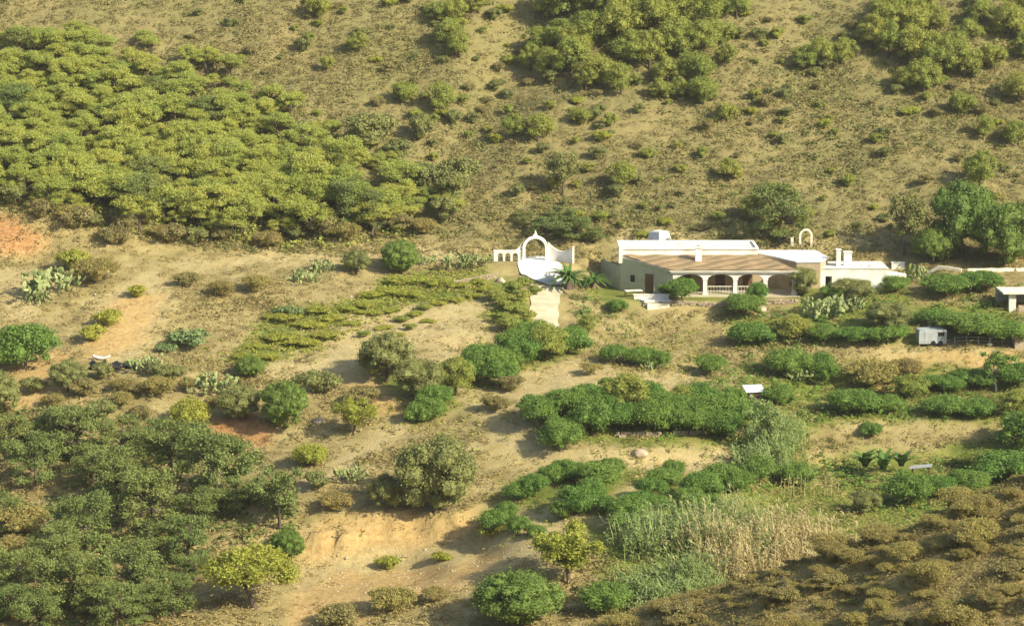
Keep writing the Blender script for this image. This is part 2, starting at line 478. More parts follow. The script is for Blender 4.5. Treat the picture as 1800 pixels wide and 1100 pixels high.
m, n, l, b = newmat('ground_soil_and_grass')
tc = n.new('ShaderNodeTexCoord')
def noise(scale, detail=6, rough=.6):
    q = n.new('ShaderNodeTexNoise'); q.inputs['Scale'].default_value = scale; q.inputs['Detail'].default_value = detail
    q.inputs['Roughness'].default_value = rough
    l.new(tc.outputs['Object'], q.inputs['Vector']); return q
def ramp(src, stops):
    r_ = n.new('ShaderNodeValToRGB'); e = r_.color_ramp.elements
    while len(e) < len(stops): e.new(.5)
    for k, (p_, c) in enumerate(stops): e[k].position = p_; e[k].color = (*c, 1)
    l.new(src, r_.inputs['Fac']); return r_.outputs['Color']
def mix(a_, b_, fac):
    q = n.new('ShaderNodeMix'); q.data_type = 'RGBA'
    l.new(a_, q.inputs['A']); l.new(b_, q.inputs['B']); l.new(fac, q.inputs['Factor']); return q.outputs['Result']
def attr(nm):
    q = n.new('ShaderNodeAttribute'); q.attribute_name = nm; return q.outputs['Fac']
n1, n2, n3 = noise(.35, 4), noise(2.2, 4), noise(.09, 3)
dry = ramp(n1.outputs['Fac'], [(.30, (.165, .138, .055)), (.48, (.262, .214, .090)), (.68, (.360, .295, .135))])
soil = ramp(n2.outputs['Fac'], [(.3, (.285, .230, .102)), (.7, (.425, .345, .168))])
earth = ramp(n2.outputs['Fac'], [(.28, (.280, .185, .072)), (.5, (.395, .275, .112)), (.72, (.450, .335, .150))])
red = ramp(n2.outputs['Fac'], [(.28, (.22, .110, .045)), (.5, (.34, .180, .072)), (.72, (.42, .27, .120))])
grass = ramp(n1.outputs['Fac'], [(.3, (.095, .125, .024)), (.55, (.175, .190, .042)), (.75, (.27, .24, .08))])
hill = ramp(n2.outputs['Fac'], [(.28, (.130, .116, .046)), (.48, (.195, .168, .069)), (.70, (.265, .222, .096))])
hill2 = ramp(n3.outputs['Fac'], [(.35, (.128, .130, .046)), (.65, (.235, .190, .080))])
q = n.new('ShaderNodeMix'); q.data_type = 'RGBA'; q.inputs['Factor'].default_value = .45
l.new(hill, q.inputs['A']); l.new(hill2, q.inputs['B']); hill = q.outputs['Result']
knc = ramp(n2.outputs['Fac'], [(.3, (.21, .165, .065)), (.6, (.30, .24, .095)), (.75, (.38, .30, .13))])
c = mix(dry, hill, attr('hill')); c = mix(c, grass, attr('grass')); c = mix(c, soil, attr('soil')); c = mix(c, earth, attr('earth')); c = mix(c, red, attr('cutting')); c = mix(c, knc, attr('knoll'))
l.new(c, b.inputs['Base Color'])
b.inputs['Roughness'].default_value = .95; b.inputs['Specular IOR Level'].default_value = .1
nb = noise(5.0, 4, .65)
bp = n.new('ShaderNodeBump'); bp.inputs['Strength'].default_value = .7; bp.inputs['Distance'].default_value = .12
l.new(nb.outputs['Fac'], bp.inputs['Height']); l.new(bp.outputs[0], b.inputs['Normal'])
gm.materials.append(m)
tag(obj('ground', gm), kind='structure')
# ------------------------------------------------------------------ plant prototypes (unit width; meshes are shared by the copies)
def unit(v):
    return v / (np.linalg.norm(v, axis=-1, keepdims=True) + 1e-9)
def leaves(c, nrm, size, g, aspect=1.0, quad=True):
    """leaf faces at centres c facing nrm; four-cornered, slightly irregular"""
    k = len(c)
    t = unit(np.cross(nrm, unit(g.normal(size=(k, 3)))))
    s = np.cross(nrm, t)
    size = np.broadcast_to(np.asarray(size, float).reshape(-1, 1), (k, 1))
    a = size * g.uniform(.7, 1.3, (k, 1)) * .5
    b_ = size * aspect * g.uniform(.7, 1.3, (k, 1)) * .5
    bend = nrm * size * .18
    v = np.stack([c - t * a - bend, c + s * b_ * .8, c + t * a - bend, c - s * b_ * .8], 1)
    return v.reshape(-1, 3)
def clump_leaves(clumps, nleaf, size, g, flat=1.0, cull=.72, outward=.58, lo=.62, under=.35):
    """leaves spread through the outer shell of every clump, none deep inside another clump"""
    C = np.array([q[:3] for q in clumps]); Rr = np.array([q[3] for q in clumps])
    w = Rr ** 2 / (Rr ** 2).sum()
    ids = g.choice(len(clumps), int(nleaf * 1.9), p=w)
    d = unit(g.normal(size=(len(ids), 3)))
    d[:, 2] = np.where(d[:, 2] < -under, -d[:, 2], d[:, 2])
    rad = Rr[ids] * np.where(g.random(len(ids)) < .2, g.uniform(1.0, 1.38, len(ids)), g.uniform(lo, 1.1, len(ids)))
    p_ = C[ids] + d * rad[:, None] * np.array((1, 1, flat))
    e = (p_[:, None] - C[None]) / np.array((1, 1, flat))
    dist = np.linalg.norm(e, axis=-1) / Rr[None]
    dist[np.arange(len(ids)), ids] = 9
    keep = dist.min(1) > cull
    p_, d, ids = p_[keep][:nleaf], d[keep][:nleaf], ids[keep][:nleaf]
    nr = unit(d * outward + np.array((0, 0, .25)) + g.normal(size=d.shape) * (1 - outward) * 1.2)
    v = leaves(p_, nr, size * g.uniform(.7, 1.4, len(p_)), g)
    ct = g.uniform(0, 1, len(clumps))
    t = np.clip(ct[ids] * .5 + g.uniform(0, .5, len(ids)), 0, 1)
    return v, t
def cores(clumps, g, f=.74, flat=1.0):
    """the twiggy inside of each clump, a rough low-poly ball as loose quads"""
    vs, ts = [], []
    N, Mv = 6, 4
    for (x, y, z, r) in clumps:
        rr = r * f * g.uniform(.8, 1.15, (Mv + 1, N))
        P_ = np.zeros((Mv + 1, N, 3))
        for i in range(Mv + 1):
            th = math.pi * i / Mv
            for k in range(N):
                ph = 2 * math.pi * k / N
                P_[i, k] = (x + rr[i, k] * math.sin(th) * math.cos(ph), y + rr[i, k] * math.sin(th) * math.sin(ph), z + rr[min(max(i, 0), Mv), 0 if i in (0, Mv) else k] * math.cos(th) * flat)
        for i in range(Mv):
            for k in range(N):
                vs += [P_[i, k], P_[i + 1, k], P_[i + 1, (k + 1) % N], P_[i, (k + 1) % N]]; ts.append(.1 + .2 * g.random())
    return np.array(vs), np.array(ts)
def crown_mesh(name, clumps, nleaf, size, g, mat, flat=1.0, core=.7, **kw):
    v, t = clump_leaves(clumps, nleaf, size, g, flat, **kw)
    if core:
        v2, t2 = cores(clumps, g, core, flat)
        v = np.vstack([v, v2]); t = np.concatenate([t, t2])
    return npmesh(name, v, 4, t, mat)

def trunk_mesh(name, h, r, limbs, g, mat, lean=.05, split=.55):
    mb = MB()
    lx, ly = g.uniform(-lean, lean, 2)
    p0 = Vector((0, 0, -.06)); p1 = Vector((lx * .4, ly * .4, h * split * .5)); p2 = Vector((lx, ly, h * split))
    mb.tube([p0, p0 + Vector((0, 0, .09)), p1, p2], [r * 1.5, r * 1.1, r * .9, r * .75])
    for tip in limbs:
        tip = Vector(tip)
        mid = p2.lerp(tip, .5) + Vector((g.uniform(-.03, .03), g.uniform(-.03, .03), -.02 * h))
        mb.tube([p2 - Vector((0, 0, .02)), mid, tip], [r * .6, r * .38, r * .14], 6)
    return mb.mesh(name, mat, True)

def make_pine(seed, mat, tall=.95, dense=1.0, n=26, spread=.36, lowf=.42):
    g = np.random.default_rng(seed)
    cl = []
    for k in range(n):
        a = g.uniform(0, 2 * math.pi); rr = spread * math.sqrt(g.random())
        top = tall - .09 - .75 * rr * rr / spread * .55
        low = tall * lowf + .10 * rr
        z = top - (top - low) * g.random() ** 1.6
        cl.append((rr * math.cos(a), rr * math.sin(a), z, g.uniform(.07, .155)))
    cr = crown_mesh('pine_crown', cl, int(6000 * dense), .024, g, mat, flat=.75, core=.5, outward=.35, cull=.5, lo=.4)
    limbs = [q[:3] for q in cl[::3]]
    tr = trunk_mesh('pine_trunk', tall, .028, limbs, g, M_BARK, .08, .42)
    return tr, cr
def make_round(seed, mat, tall=.85, n=20, nleaf=3200, size=.034, low=.18, rough=.12, trunk=.03, flat=.9, core=.78, bark=None, heart=.30):
    g = np.random.default_rng(seed)
    cl = [(0, 0, tall * .5, heart)]
    for k in range(n):
        d = unit(g.normal(size=3)); d[2] = abs(d[2]) * (1.0 if g.random() < .66 else -.75)
        d = unit(d)
        r_ = g.uniform(.06, .19)
        rad = (.5 - r_) * g.uniform(1 - rough, 1.08)
        cl.append((d[0] * rad, d[1] * rad, max(low + r_ * .5, tall * .5 + d[2] * (tall * .5 - r_) * g.uniform(1 - rough, 1)), r_))
    cr = crown_mesh('round_crown', cl, nleaf, size, g, mat, flat=flat, core=core, under=.6)
    tr = trunk_mesh('round_trunk', tall, trunk, [q[:3] for q in cl[1::4]], g, bark or M_BARK, .04, .35)
    return tr, cr
def make_open(seed, mat, tall=.9, n=24, nleaf=2600, size=.03, bark=None):
    """looser tree with sky between the clumps and a visible stem"""
    g = np.random.default_rng(seed)
    cl = []
    for k in range(n):
        d = unit(g.normal(size=3)); rr = g.random() ** .45
        cl.append((d[0] * .39 * rr, d[1] * .39 * rr, tall * .62 + d[2] * tall * .30 * rr, g.uniform(.07, .125)))
    cr = crown_mesh('open_crown', cl, nleaf, size, g, mat, flat=.85, core=.5, outward=.5, lo=.45, cull=.5, under=.7)
    tr = trunk_mesh('open_trunk', tall, .026, [q[:3] for q in cl[::2]], g, bark or M_BARK, .1, .38)
    return tr, cr
def make_shrub(seed, mat, tall=.55, n=11, nleaf=700, size=.06, core=.7, loose=.3):
    g = np.random.default_rng(seed)
    cl = [(0, 0, tall * .4, .26)]
    for k in range(n):
        a = g.uniform(0, 2 * math.pi); rr = .36 * math.sqrt(g.random())
        r_ = g.uniform(.06, .18)
        cl.append((rr * math.cos(a), rr * math.sin(a), (tall - r_) * (1 - rr * rr * 3.2 * g.uniform(.5, 1)), r_))
    return crown_mesh('shrub', cl, nleaf, size, g, mat, flat=.85, core=core, outward=1 - loose, under=.15)
def make_spiky(seed, mat, n=46, tall=.75, width=.07, droop=.5, up=.4):
    """rosette of long arching leaves (palm, agave, banana)"""
    g = np.random.default_rng(seed)
    v, t = [], []
    for k in range(n):
        a = g.uniform(0, 2 * math.pi); el = g.uniform(up, 1.35)
        L = g.uniform(.38, .56)
        d = np.array((math.cos(a), math.sin(a), 0)); side = np.array((-math.sin(a), math.cos(a), 0))
        z0 = tall * .35
        prev = np.array((0, 0, z0)); tt = g.random()
        segs = 4
        ang = el
        for s_ in range(segs):
            nx_ = prev + (d * math.cos(ang) + np.array((0, 0, math.sin(ang)))) * L / segs
            w0 = width * (1, 1.15, .9, .55)[s_] * .5; w1 = width * (1.15, .9, .55, .06)[s_] * .5
            v += [prev - side * w0, prev + side * w0, nx_ + side * w1, nx_ - side * w1]; t.append(np.clip(tt + g.uniform(-.2, .2), 0, 1))
            prev = nx_; ang -= droop
    return npmesh('spiky', np.array(v), 4, np.array(t), mat)
def make_cactus(seed, mat, n=60):
    """prickly pear: oval pads stacked on pads"""
    g = np.random.default_rng(seed)
    pads = [(np.array((g.uniform(-.42, .42), g.uniform(-.35, .35), .04)), unit(np.array((g.normal() * .3, g.normal() * .3, 1.)))) for _ in range(26)]
    v, t = [], []
    i = 0
    while i < len(pads) and i < n:
        p_, d = pads[i]; i += 1
        L = g.uniform(.07, .12); W = L * .38
        s_ = unit(np.cross(d, g.normal(size=3))); nr = np.cross(d, s_) * .012
        ring = [p_ + d * L * (.5 - .5 * math.cos(math.pi * q)) + s_ * W * math.sin(math.pi * q) * sg for q, sg in ((.0, 1), (.33, 1), (.66, 1), (1, 1), (.66, -1), (.33, -1))]
        c = p_ + d * L * .55
        tt = g.random()
        for side in (1, -1):
            for k in range(6):
                a_, b_ = ring[k], ring[(k + 1) % 6]
                v += [a_, b_, c + nr * side, c + nr * side * .9 + (a_ - c) * .1]; t.append(tt)
        for _ in range(g.integers(1, 3)):
            if p_[2] < .5:
                pads.append((p_ + d * L * .92, unit(d + g.normal(size=3) * .55 + np.array((0, 0, .25)))))
    return npmesh('cactus', np.array(v), 4, np.array(t), mat)

PINES   = [make_pine(10 + k, M_PINE, g_, 1.0, nn) for k, (g_, nn) in enumerate(((.80, 24), (.88, 28), (.75, 22), (.92, 26), (.82, 30)))]
VPINES  = [make_pine(30 + k, M_PINE_D, g_, 1.25, nn + 8, .38, .12) for k, (g_, nn) in enumerate(((.95, 30), (1.05, 34), (.88, 28), (1.0, 32)))]
UMBR    = [make_pine(40 + k, M_LIME, .80, 1.8, 48, .40, .5) for k in range(2)]
GREENS  = [make_round(50 + k, M_GREEN, t_, 34, 5400, .027, .02, .34, core=.62, heart=.22) for k, t_ in enumerate((.9, .8, 1.0, .85))]
ORCH    = [make_round(60 + k, M_DARK, t_, 38, 5600, .027, .02, .32, .022, core=.64, heart=.22) for k, t_ in enumerate((.66, .74, .6, .7))]
DOMES   = [make_round(70 + k, M_DOME, t_, 60, 7600, .022, .0, .03, .03, heart=.38) for k, t_ in enumerate((.84, .95, .8))]
OLIVES  = [make_round(80 + k, M_OLIVE, t_, 40, 7000, .022, .04, .12, .03) for k, t_ in enumerate((.82, .95, .88))]
LIMES   = [make_round(90 + k, M_LIME, t_, 26, 4000, .030, .05, .25, .02) for k, t_ in enumerate((.55, .7, .48))]
OPENS   = [make_open(100 + k, M_LIME, .92 + .06 * k, 34, 6500, .027) for k in range(2)] + [make_open(104, M_PINE_D, .95)]
GREYS   = [make_open(110, M_OLIVE, 1.05, 34, 3600, .028)]
S_GREEN = [make_shrub(120 + k, M_GREEN, .6 + .08 * k, 16, 1800, .038) for k in range(3)]
S_BROWN = [make_shrub(130 + k, M_BROWN, .50 + .06 * k, 26, 4400, .023, .5, .6) for k in range(4)]
S_OLIVE = [make_shrub(140 + k, M_OLIVE, .58 + .08 * k, 18, 2200, .035) for k in range(3)]
S_LIME  = [make_shrub(150 + k, M_LIME, .42 + .08 * k, 16, 1700, .038) for k in range(3)]
S_DRY   = [make_shrub(160 + k, M_SCRUB, .5 + .08 * k, 18, 2200, .034, .66, .5) for k in range(3)]
S_DARK  = [make_shrub(170 + k, M_DARK, .55 + .1 * k, 16, 2200, .036) for k in range(3)]
S_AGAVE = [make_shrub(180, M_AGAVE, .4, 11, 700, .06, .6, .4)]
PALM    = make_spiky(190, M_PALM, 60, .75, .055, .42, .25)
BANANA  = [make_spiky(191 + k, M_PALM, 20, .5, .12, .34, .75) for k in range(2)]
CACTI   = [make_cactus(200 + k, M_CACTUS, 190) for k in range(3)]

TREE_CHILD = {}
def tree(name, px, py, wpx, protos, label, cat='tree', group=None, k=None, hs=1.0, ymin=95, pos=None):
    """a tree whose stem meets the ground at pixel (px, py) and whose crown is wpx pixels wide there"""
    p_ = P(px, py, ymin) if pos is None else Vector(pos)
    w = wpx * mpp(p_.y) if pos is None else wpx
    tr, cr = protos[random.randrange(len(protos)) if k is None else k % len(protos)]
    e = empty(name, p_ - Vector((0, 0, .05)), random.uniform(0, 6.28), label, cat, group, (w * random.uniform(.88, 1.14), w * random.uniform(.88, 1.14), w * hs * random.uniform(.92, 1.1)))
    obj('trunk', tr, None, e); obj('crown', cr, None, e)
    return e
def bush(name, px, py, wpx, meshes, label, cat='bush', group=None, hs=1.0, ymin=95, pos=None, k=None):
    p_ = P(px, py, ymin) if pos is None else Vector(pos)
    w = wpx * mpp(p_.y) if pos is None else wpx
    o = obj(name, meshes[random.randrange(len(meshes)) if k is None else k % len(meshes)])
    o.location = p_ - Vector((0, 0, .06 * w)); o.rotation_euler = (0, 0, random.uniform(0, 6.28)); o.scale = (w * random.uniform(.85, 1.18), w * random.uniform(.85, 1.18), w * hs)
    return tag(o, label, cat, group)
# ------------------------------------------------------------------ buildings
def part(mb, name, mat, root, smooth=False):
    L = root.location
    me = pymesh(name, [(x - L.x, y - L.y, z - L.z) for x, y, z in mb.v], mb.f, mat, None, smooth)
    return obj(name, me, None, root)
def sub(mb, name, mat, par, root, smooth=False):
    o = part(mb, name, mat, root, smooth); o.parent = par; return o
def arch_pts(xa, xb, z0, rise, n=12):
    c = (xa + xb) / 2; h = (xb - xa) / 2
    return [(c - h * math.cos(math.pi * k / n), z0 + rise * math.sin(math.pi * k / n)) for k in range(n + 1)]
def spandrel(mb, xa, xb, z0, rise, ztop, y0, y1, n=12):
    a = arch_pts(xa, xb, z0, rise, n)
    for k in range(n):
        (x0, h0), (x1, h1) = a[k], a[k + 1]
        mb.add([(x0,y0,h0),(x1,y0,h1),(x1,y0,ztop),(x0,y0,ztop),(x0,y1,h0),(x1,y1,h1),(x1,y1,ztop),(x0,y1,ztop)],
               [(0,1,2,3),(5,4,7,6),(4,5,1,0),(3,2,6,7)])

# --- the farmhouse
HX, HY = 22.0, 237.0
house = empty('farmhouse', (HX, HY, HOUSE_Z), 0, 'long low white farmhouse with tiled veranda roof and arched front', 'house')
main = part(MB().prism([(11.45,241.0),(25.9,241.0),(25.9,246.6),(11.45,246.6)], -.4, 4.30), 'wall', M_WHITE, house)
cop = MB().box(11.3, 26.05, 240.88, 241.22, 4.302, 4.46); cop.box(11.3, 26.05, 246.4, 246.75, 4.302, 4.46)
cop.box(11.3, 11.62, 241.222, 246.398, 4.302, 4.46); cop.box(25.75, 26.05, 241.222, 246.398, 4.302, 4.46)
sub(cop, 'parapet_coping', M_WHITE, main, house)
part(MB().box(11.25, 11.62, 240.55, 240.985, 2.9, 4.30), 'corner_post', M_WHITE, house)
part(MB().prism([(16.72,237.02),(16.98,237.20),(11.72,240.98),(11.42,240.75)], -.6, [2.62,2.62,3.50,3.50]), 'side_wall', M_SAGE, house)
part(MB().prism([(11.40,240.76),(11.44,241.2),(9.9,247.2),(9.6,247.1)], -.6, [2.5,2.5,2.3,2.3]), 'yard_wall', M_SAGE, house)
# door and window of the shaded side
def on_side(t, d):                      # point on the side wall, t from the front corner, d metres proud
    ax, ay, bx, by = 16.72, 237.02, 11.42, 240.75
    L = math.hypot(bx - ax, by - ay); nx_, ny_ = (by - ay) / L, -(bx - ax) / L
    return ax + (bx - ax) * t - nx_ * -0 + (-abs(ny_) * 0) + (-(by - ay) / L) * d, ay + (by - ay) * t + ((bx - ax) / L) * d
def side_panel(t0, t1, z0, z1, d0, d1):
    q = [on_side(t0, d1), on_side(t1, d1), on_side(t1, d0), on_side(t0, d0)]
    return MB().prism(q, z0, z1)
dr = part(side_panel(.36, .52, .0, 2.05, -.02, .03), 'side_door', M_WOOD, house)
sub(side_panel(.345, .36, .0, 2.12, -.02, .06), 'door_frame', M_SAGE, dr, house); sub(side_panel(.52, .535, .0, 2.12, -.02, .06), 'door_frame', M_SAGE, dr, house)
sub(side_panel(.345, .535, 2.122, 2.2, -.02, .06), 'door_lintel', M_SAGE, dr, house)
wn_ = part(side_panel(.72, .80, 1.0, 1.75, -.02, .03), 'side_window', M_GLASS, house)
sub(side_panel(.705, .815, .92, .998, -.02, .08), 'window_sill', M_WHITE, wn_, house)
# veranda: arcade, columns, back wall with doors, floor, rail
PX_ = [16.96, 20.09, 23.23, 26.36, 29.35]
arc = MB()
for k in range(4):
    spandrel(arc, PX_[k] + .24, PX_[k + 1] - .24, 1.72, .56, 2.66, 237.02, 237.40)
for x_ in PX_:
    arc.box(x_ - .24, x_ + .24, 237.02, 237.40, 1.72, 2.66)
arcade = part(arc, 'arcade', M_WHITE, house)
for x_ in PX_:
    cl_ = part(MB().box(x_ - .21, x_ + .21, 237.04, 237.38, .13, 1.66), 'column', M_WHITE, house)
    sub(MB().box(x_ - .27, x_ + .27, 236.98, 237.44, 1.662, 1.718), 'capital', M_WHITE, cl_, house)
    sub(MB().box(x_ - .28, x_ + .28, 236.97, 237.45, .125, .30), 'column_foot', M_WHITE, cl_, house)
part(MB().box(16.4, 29.9, 236.3, 240.99, -.9, .12), 'veranda_floor', M_CONC, house)
bw = part(MB().box(12.2, 27.2, 240.93, 240.985, .12, 3.2), 'veranda_shade_panel', M_OCHRE_SHADE, house)  # panel over the white wall, its ochre stands in for the veranda shade
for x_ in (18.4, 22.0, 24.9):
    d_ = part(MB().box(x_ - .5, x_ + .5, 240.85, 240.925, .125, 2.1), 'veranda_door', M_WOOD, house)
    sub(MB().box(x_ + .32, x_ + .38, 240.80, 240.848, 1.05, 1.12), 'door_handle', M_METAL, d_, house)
part(MB().box(29.35, 29.6, 237.41, 240.9, .12, 2.6), 'end_wall', M_OCHRE_SHADE, house)
for (a_, b_) in ((20.35, 22.95), (23.5, 26.1)):
    rl = MB().box(a_, b_, 237.16, 237.22, .95, 1.02); rl.box(a_, b_, 237.16, 237.22, .45, .50)
    for q in np.linspace(a_ + .05, b_ - .05, 9): rl.box(q - .015, q + .015, 237.17, 237.21, .13, .949)
    part(rl, 'railing', M_CREAM, house)
# roof of clay barrel tiles
rv, rf = [], []
NU, NV = 66 * 4, 13
for j in range(NV):
    for e_ in (0, 1):
        tv = (j + e_) / NV
        for i in range(NU + 1):
            u_ = i / NU
            xb = 11.55 + (26.1 - 11.55) * u_; xf = 16.35 + (29.75 - 16.35) * u_
            x_ = xb + (xf - xb) * tv; y_ = 240.94 + (236.62 - 240.94) * tv; z_ = 3.72 + (2.76 - 3.72) * tv
            z_ += .032 * math.cos(2 * math.pi * i / 4) + (.03 if e_ else 0) + .02 * math.sin(i * 1.7 + j * 2.3) + .03 * math.sin(i * .11 + j * .7)
            rv.append((x_, y_, z_))
W_ = NU + 1
for r_ in range(NV * 2 - 1):
    for i in range(NU): rf.append((r_ * W_ + i, r_ * W_ + i + 1, (r_ + 1) * W_ + i + 1, (r_ + 1) * W_ + i))
rmb = MB(); rmb.v = rv; rmb.f = [tuple(reversed(q)) for q in rf]
roof = part(rmb, 'roof', M_TILE, house)
sub(MB().prism([(16.35,236.66),(29.7,236.66),(26.1,240.9),(11.6,240.9)], [2.63,2.63,3.53,3.53], [2.70,2.70,3.62,3.62]), 'roof_slab', M_CREAM, roof, house)
eav = MB().box(16.45, 29.65, 236.72, 237.015, 2.50, 2.625)
sub(eav, 'eave_band', M_WHITE, roof, house)
ch = part(MB().box(19.2, 19.85, 239.0, 239.65, 3.0, 4.75), 'chimney', M_WHITE, house)
sub(MB().box(19.1, 19.95, 238.9, 239.75, 4.752, 4.86), 'chimney_cap', M_WHITE, ch, house)
sub(MB().box(19.38, 19.67, 239.18, 239.47, 4.862, 5.0), 'chimney_pot', M_TILE, ch, house)
# flat-roofed east wing
wing = part(MB().prism([(29.75,238.4),(32.2,238.4),(33.4,241.5),(32.6,246.5),(26.1,246.5),(26.1,245.2)], -.4, 3.30), 'wing_wall', M_OCHRE_SHADE, house)  # ochre here paints the brown shading of the wing front
sub(MB().prism([(29.65,238.3),(32.3,238.3),(33.5,241.5),(32.7,246.6),(26.1,246.6),(26.1,245.1)], 3.302, 3.42), 'flat_roof', M_FLATW, wing, house)
# paved terrace before the house, with its low wall
tw = empty('terrace_wall', (15.0, 235.2, 0), 0, 'low white terrace wall in front of the shaded end of the farmhouse', 'wall')
part(MB().box(12.6, 16.2, 235.0, 235.3, -.5, .42), 'wall_body', M_WHITE, tw)
part(MB().box(12.5, 16.3, 234.94, 235.36, .422, .50), 'coping', M_WHITE, tw)
pt = empty('paved_step', (14.6, 234.4, 0), 0, 'white paved step at the edge of the farmhouse terrace', 'step')
part(MB().prism([(13.6,233.9),(16.4,234.0),(16.1,234.9),(12.9,234.9)], -.9, .06), 'slab', M_WHITE, pt)
part(MB().prism([(13.9,233.4),(16.1,233.5),(16.3,233.89),(13.7,233.88)], -1.2, -.2), 'tread', M_CREAM, pt)
tp = empty('wooden_table', (12.6, 236.3, HOUSE_Z), .2, 'low pale garden table on the terrace by the shaded wall', 'table')
MB().box(-.9, .9, -.4, .4, .66, .72).build('tabletop', M_CREAM, tp)
for sx in (-.8, .8):
    for sy in (-.32, .32): MB().box(sx - .04, sx + .04, sy - .04, sy + .04, -.05, .658).build('leg', M_WOOD, tp)

# --- small white store behind the house
def rot_prism(cx, cy, w, d, a, z0, z1, inset=0.0, shift=0.0):
    ca, sa = math.cos(a), math.sin(a)
    v = []
    for (k, z_, i_) in ((0, z0, 0), (1, z1, inset)):
        for (x_, y_) in ((-w/2 + i_, -d/2 + i_), (w/2 - i_, -d/2 + i_), (w/2 - i_, d/2 - i_), (-w/2 + i_, d/2 - i_)):
            v.append((cx + x_ * ca - y_ * sa, cy + x_ * sa + y_ * ca, z_))
    return MB().add(v, [(0,3,2,1),(4,5,6,7),(0,1,5,4),(1,2,6,5),(2,3,7,6),(3,0,4,7)])
sx_, sy_ = 16.2, 252.0
sz = float(ground(sx_, sy_))
st_ = empty('water_tank', (sx_, sy_, sz), 0, 'small white sloped-sided tank behind the farmhouse parapet', 'tank')
part(rot_prism(sx_, sy_, 2.3, 2.3, R(42), sz - .8, max(sz + .9, 4.25), .42), 'tank_body', M_FLATW, st_)
part(rot_prism(sx_, sy_, 1.2, 1.2, R(42), max(sz + .9, 4.25) + .002, max(sz + .9, 4.25) + .10, .03), 'lid', M_WHITE, st_)

# --- little garden arch on the slope above the wing
def arch_thing(name, px, py, w, h, th, dep, mat, label, cat, rz=0, finial=False):
    p_ = P(px, py)
    e = empty(name, p_, rz, label, cat)
    r_ = w / 2
    for s_ in (-1, 1):
        MB().box(s_ * (r_ - th / 2) - th / 2, s_ * (r_ - th / 2) + th / 2, -dep / 2, dep / 2, -.5, h - r_).build('pier', mat, e)
    v, f = [], []
    n_ = 16
    for k in range(n_ + 1):
        a = math.pi * k / n_
        for rr in (r_, r_ - th):
            for yy in (-dep / 2, dep / 2):
                v.append((-rr * math.cos(a), yy, h - r_ + .002 + rr * math.sin(a)))
    for k in range(n_):
        a, b_ = k * 4, k * 4 + 4
        f += [(a, b_, b_ + 1, a + 1), (a + 2, a + 3, b_ + 3, b_ + 2), (a, a + 2, b_ + 2, b_), (a + 1, b_ + 1, b_ + 3, a + 3)]
    f += [(0, 1, 3, 2), (n_ * 4, n_ * 4 + 2, n_ * 4 + 3, n_ * 4 + 1)]
    ar = obj('arch_ring', pymesh('arch_ring', v, f, mat), None, e)
    if finial:
        fb = MB().box(-.22, .22, -.14, .14, h - .02, h + .16)
        fb.tube([(0, 0, h + .16), (0, 0, h + .34), (0, 0, h + .55)], [.16, .10, .03], 8)
        fb.build('finial', mat, ar)
    return e
arch_thing('garden_arch', 1416, 434, 1.45, 1.85, .22, .3, M_CREAM, 'small free-standing white arch on the slope above the flat roof', 'arch')
p_ = P(1392, 432)
gp = empty('garden_post', p_, 0, 'short white post left of the small garden arch', 'post')
MB().box(-.16, .16, -.16, .16, -.3, .75).build('shaft', M_CREAM, gp); MB().box(-.21, .21, -.21, .21, .752, .84).build('cap', M_CREAM, gp)

# --- east outbuilding
ob = empty('outbuilding', (35.8, 239, .5), 0, 'white flat-roofed outbuilding with twin chimneys right of the farmhouse', 'outbuilding')
owl = MB().box(33.55, 39.3, 239.0, 243.4, -.3, 2.55); owl.box(32.25, 33.548, 239.6, 243.4, 1.7, 2.55)
ow = part(owl, 'wall', M_WHITE, ob)
part(MB().box(32.25, 32.85, 239.0, 239.598, -.3, 2.55), 'pillar', M_WHITE, ob)
part(MB().box(32.852, 33.548, 239.02, 239.58, 1.75, 2.55), 'lintel', M_WHITE, ob)
part(MB().prism([(39.302,239.3),(41.6,240.6),(41.5,240.9),(39.302,239.65)], -.3, [2.3,1.75,1.75,2.3]), 'buttress_wall', M_WHITE, ob)
rf_ = part(MB().box(32.15, 39.4, 238.92, 243.5, 2.552, 2.66), 'flat_roof', M_WHITE, ob)
for (x0, x1, zt, mt, y0) in ((34.1, 34.55, 4.35, M_WHITE, 240.0), (34.95, 35.75, 4.05, M_WHITE, 240.3)):
    c_ = part(MB().box(x0, x1, y0, y0 + .6, 2.662, zt), 'chimney', mt, ob)
    sub(MB().box(x0 - .07, x1 + .07, y0 - .07, y0 + .67, zt + .002, zt + .1), 'chimney_cap', mt, c_, ob)
for q in (36.0, 36.9, 37.7):
    part(MB().box(q, q + .35, 240, 240.35, 2.662, 2.9), 'roof_block', M_WHITE, ob)
p_ = P(1578, 474)
wb = empty('wall_stub', p_, 0, 'short white wall stub at the end of the outbuilding', 'wall')
MB().box(-.7, .7, -.2, .2, -.5, .55).build('wall_body', M_WHITE, wb); MB().box(-.76, .76, -.26, .26, .552, .64).build('coping', M_WHITE, wb)

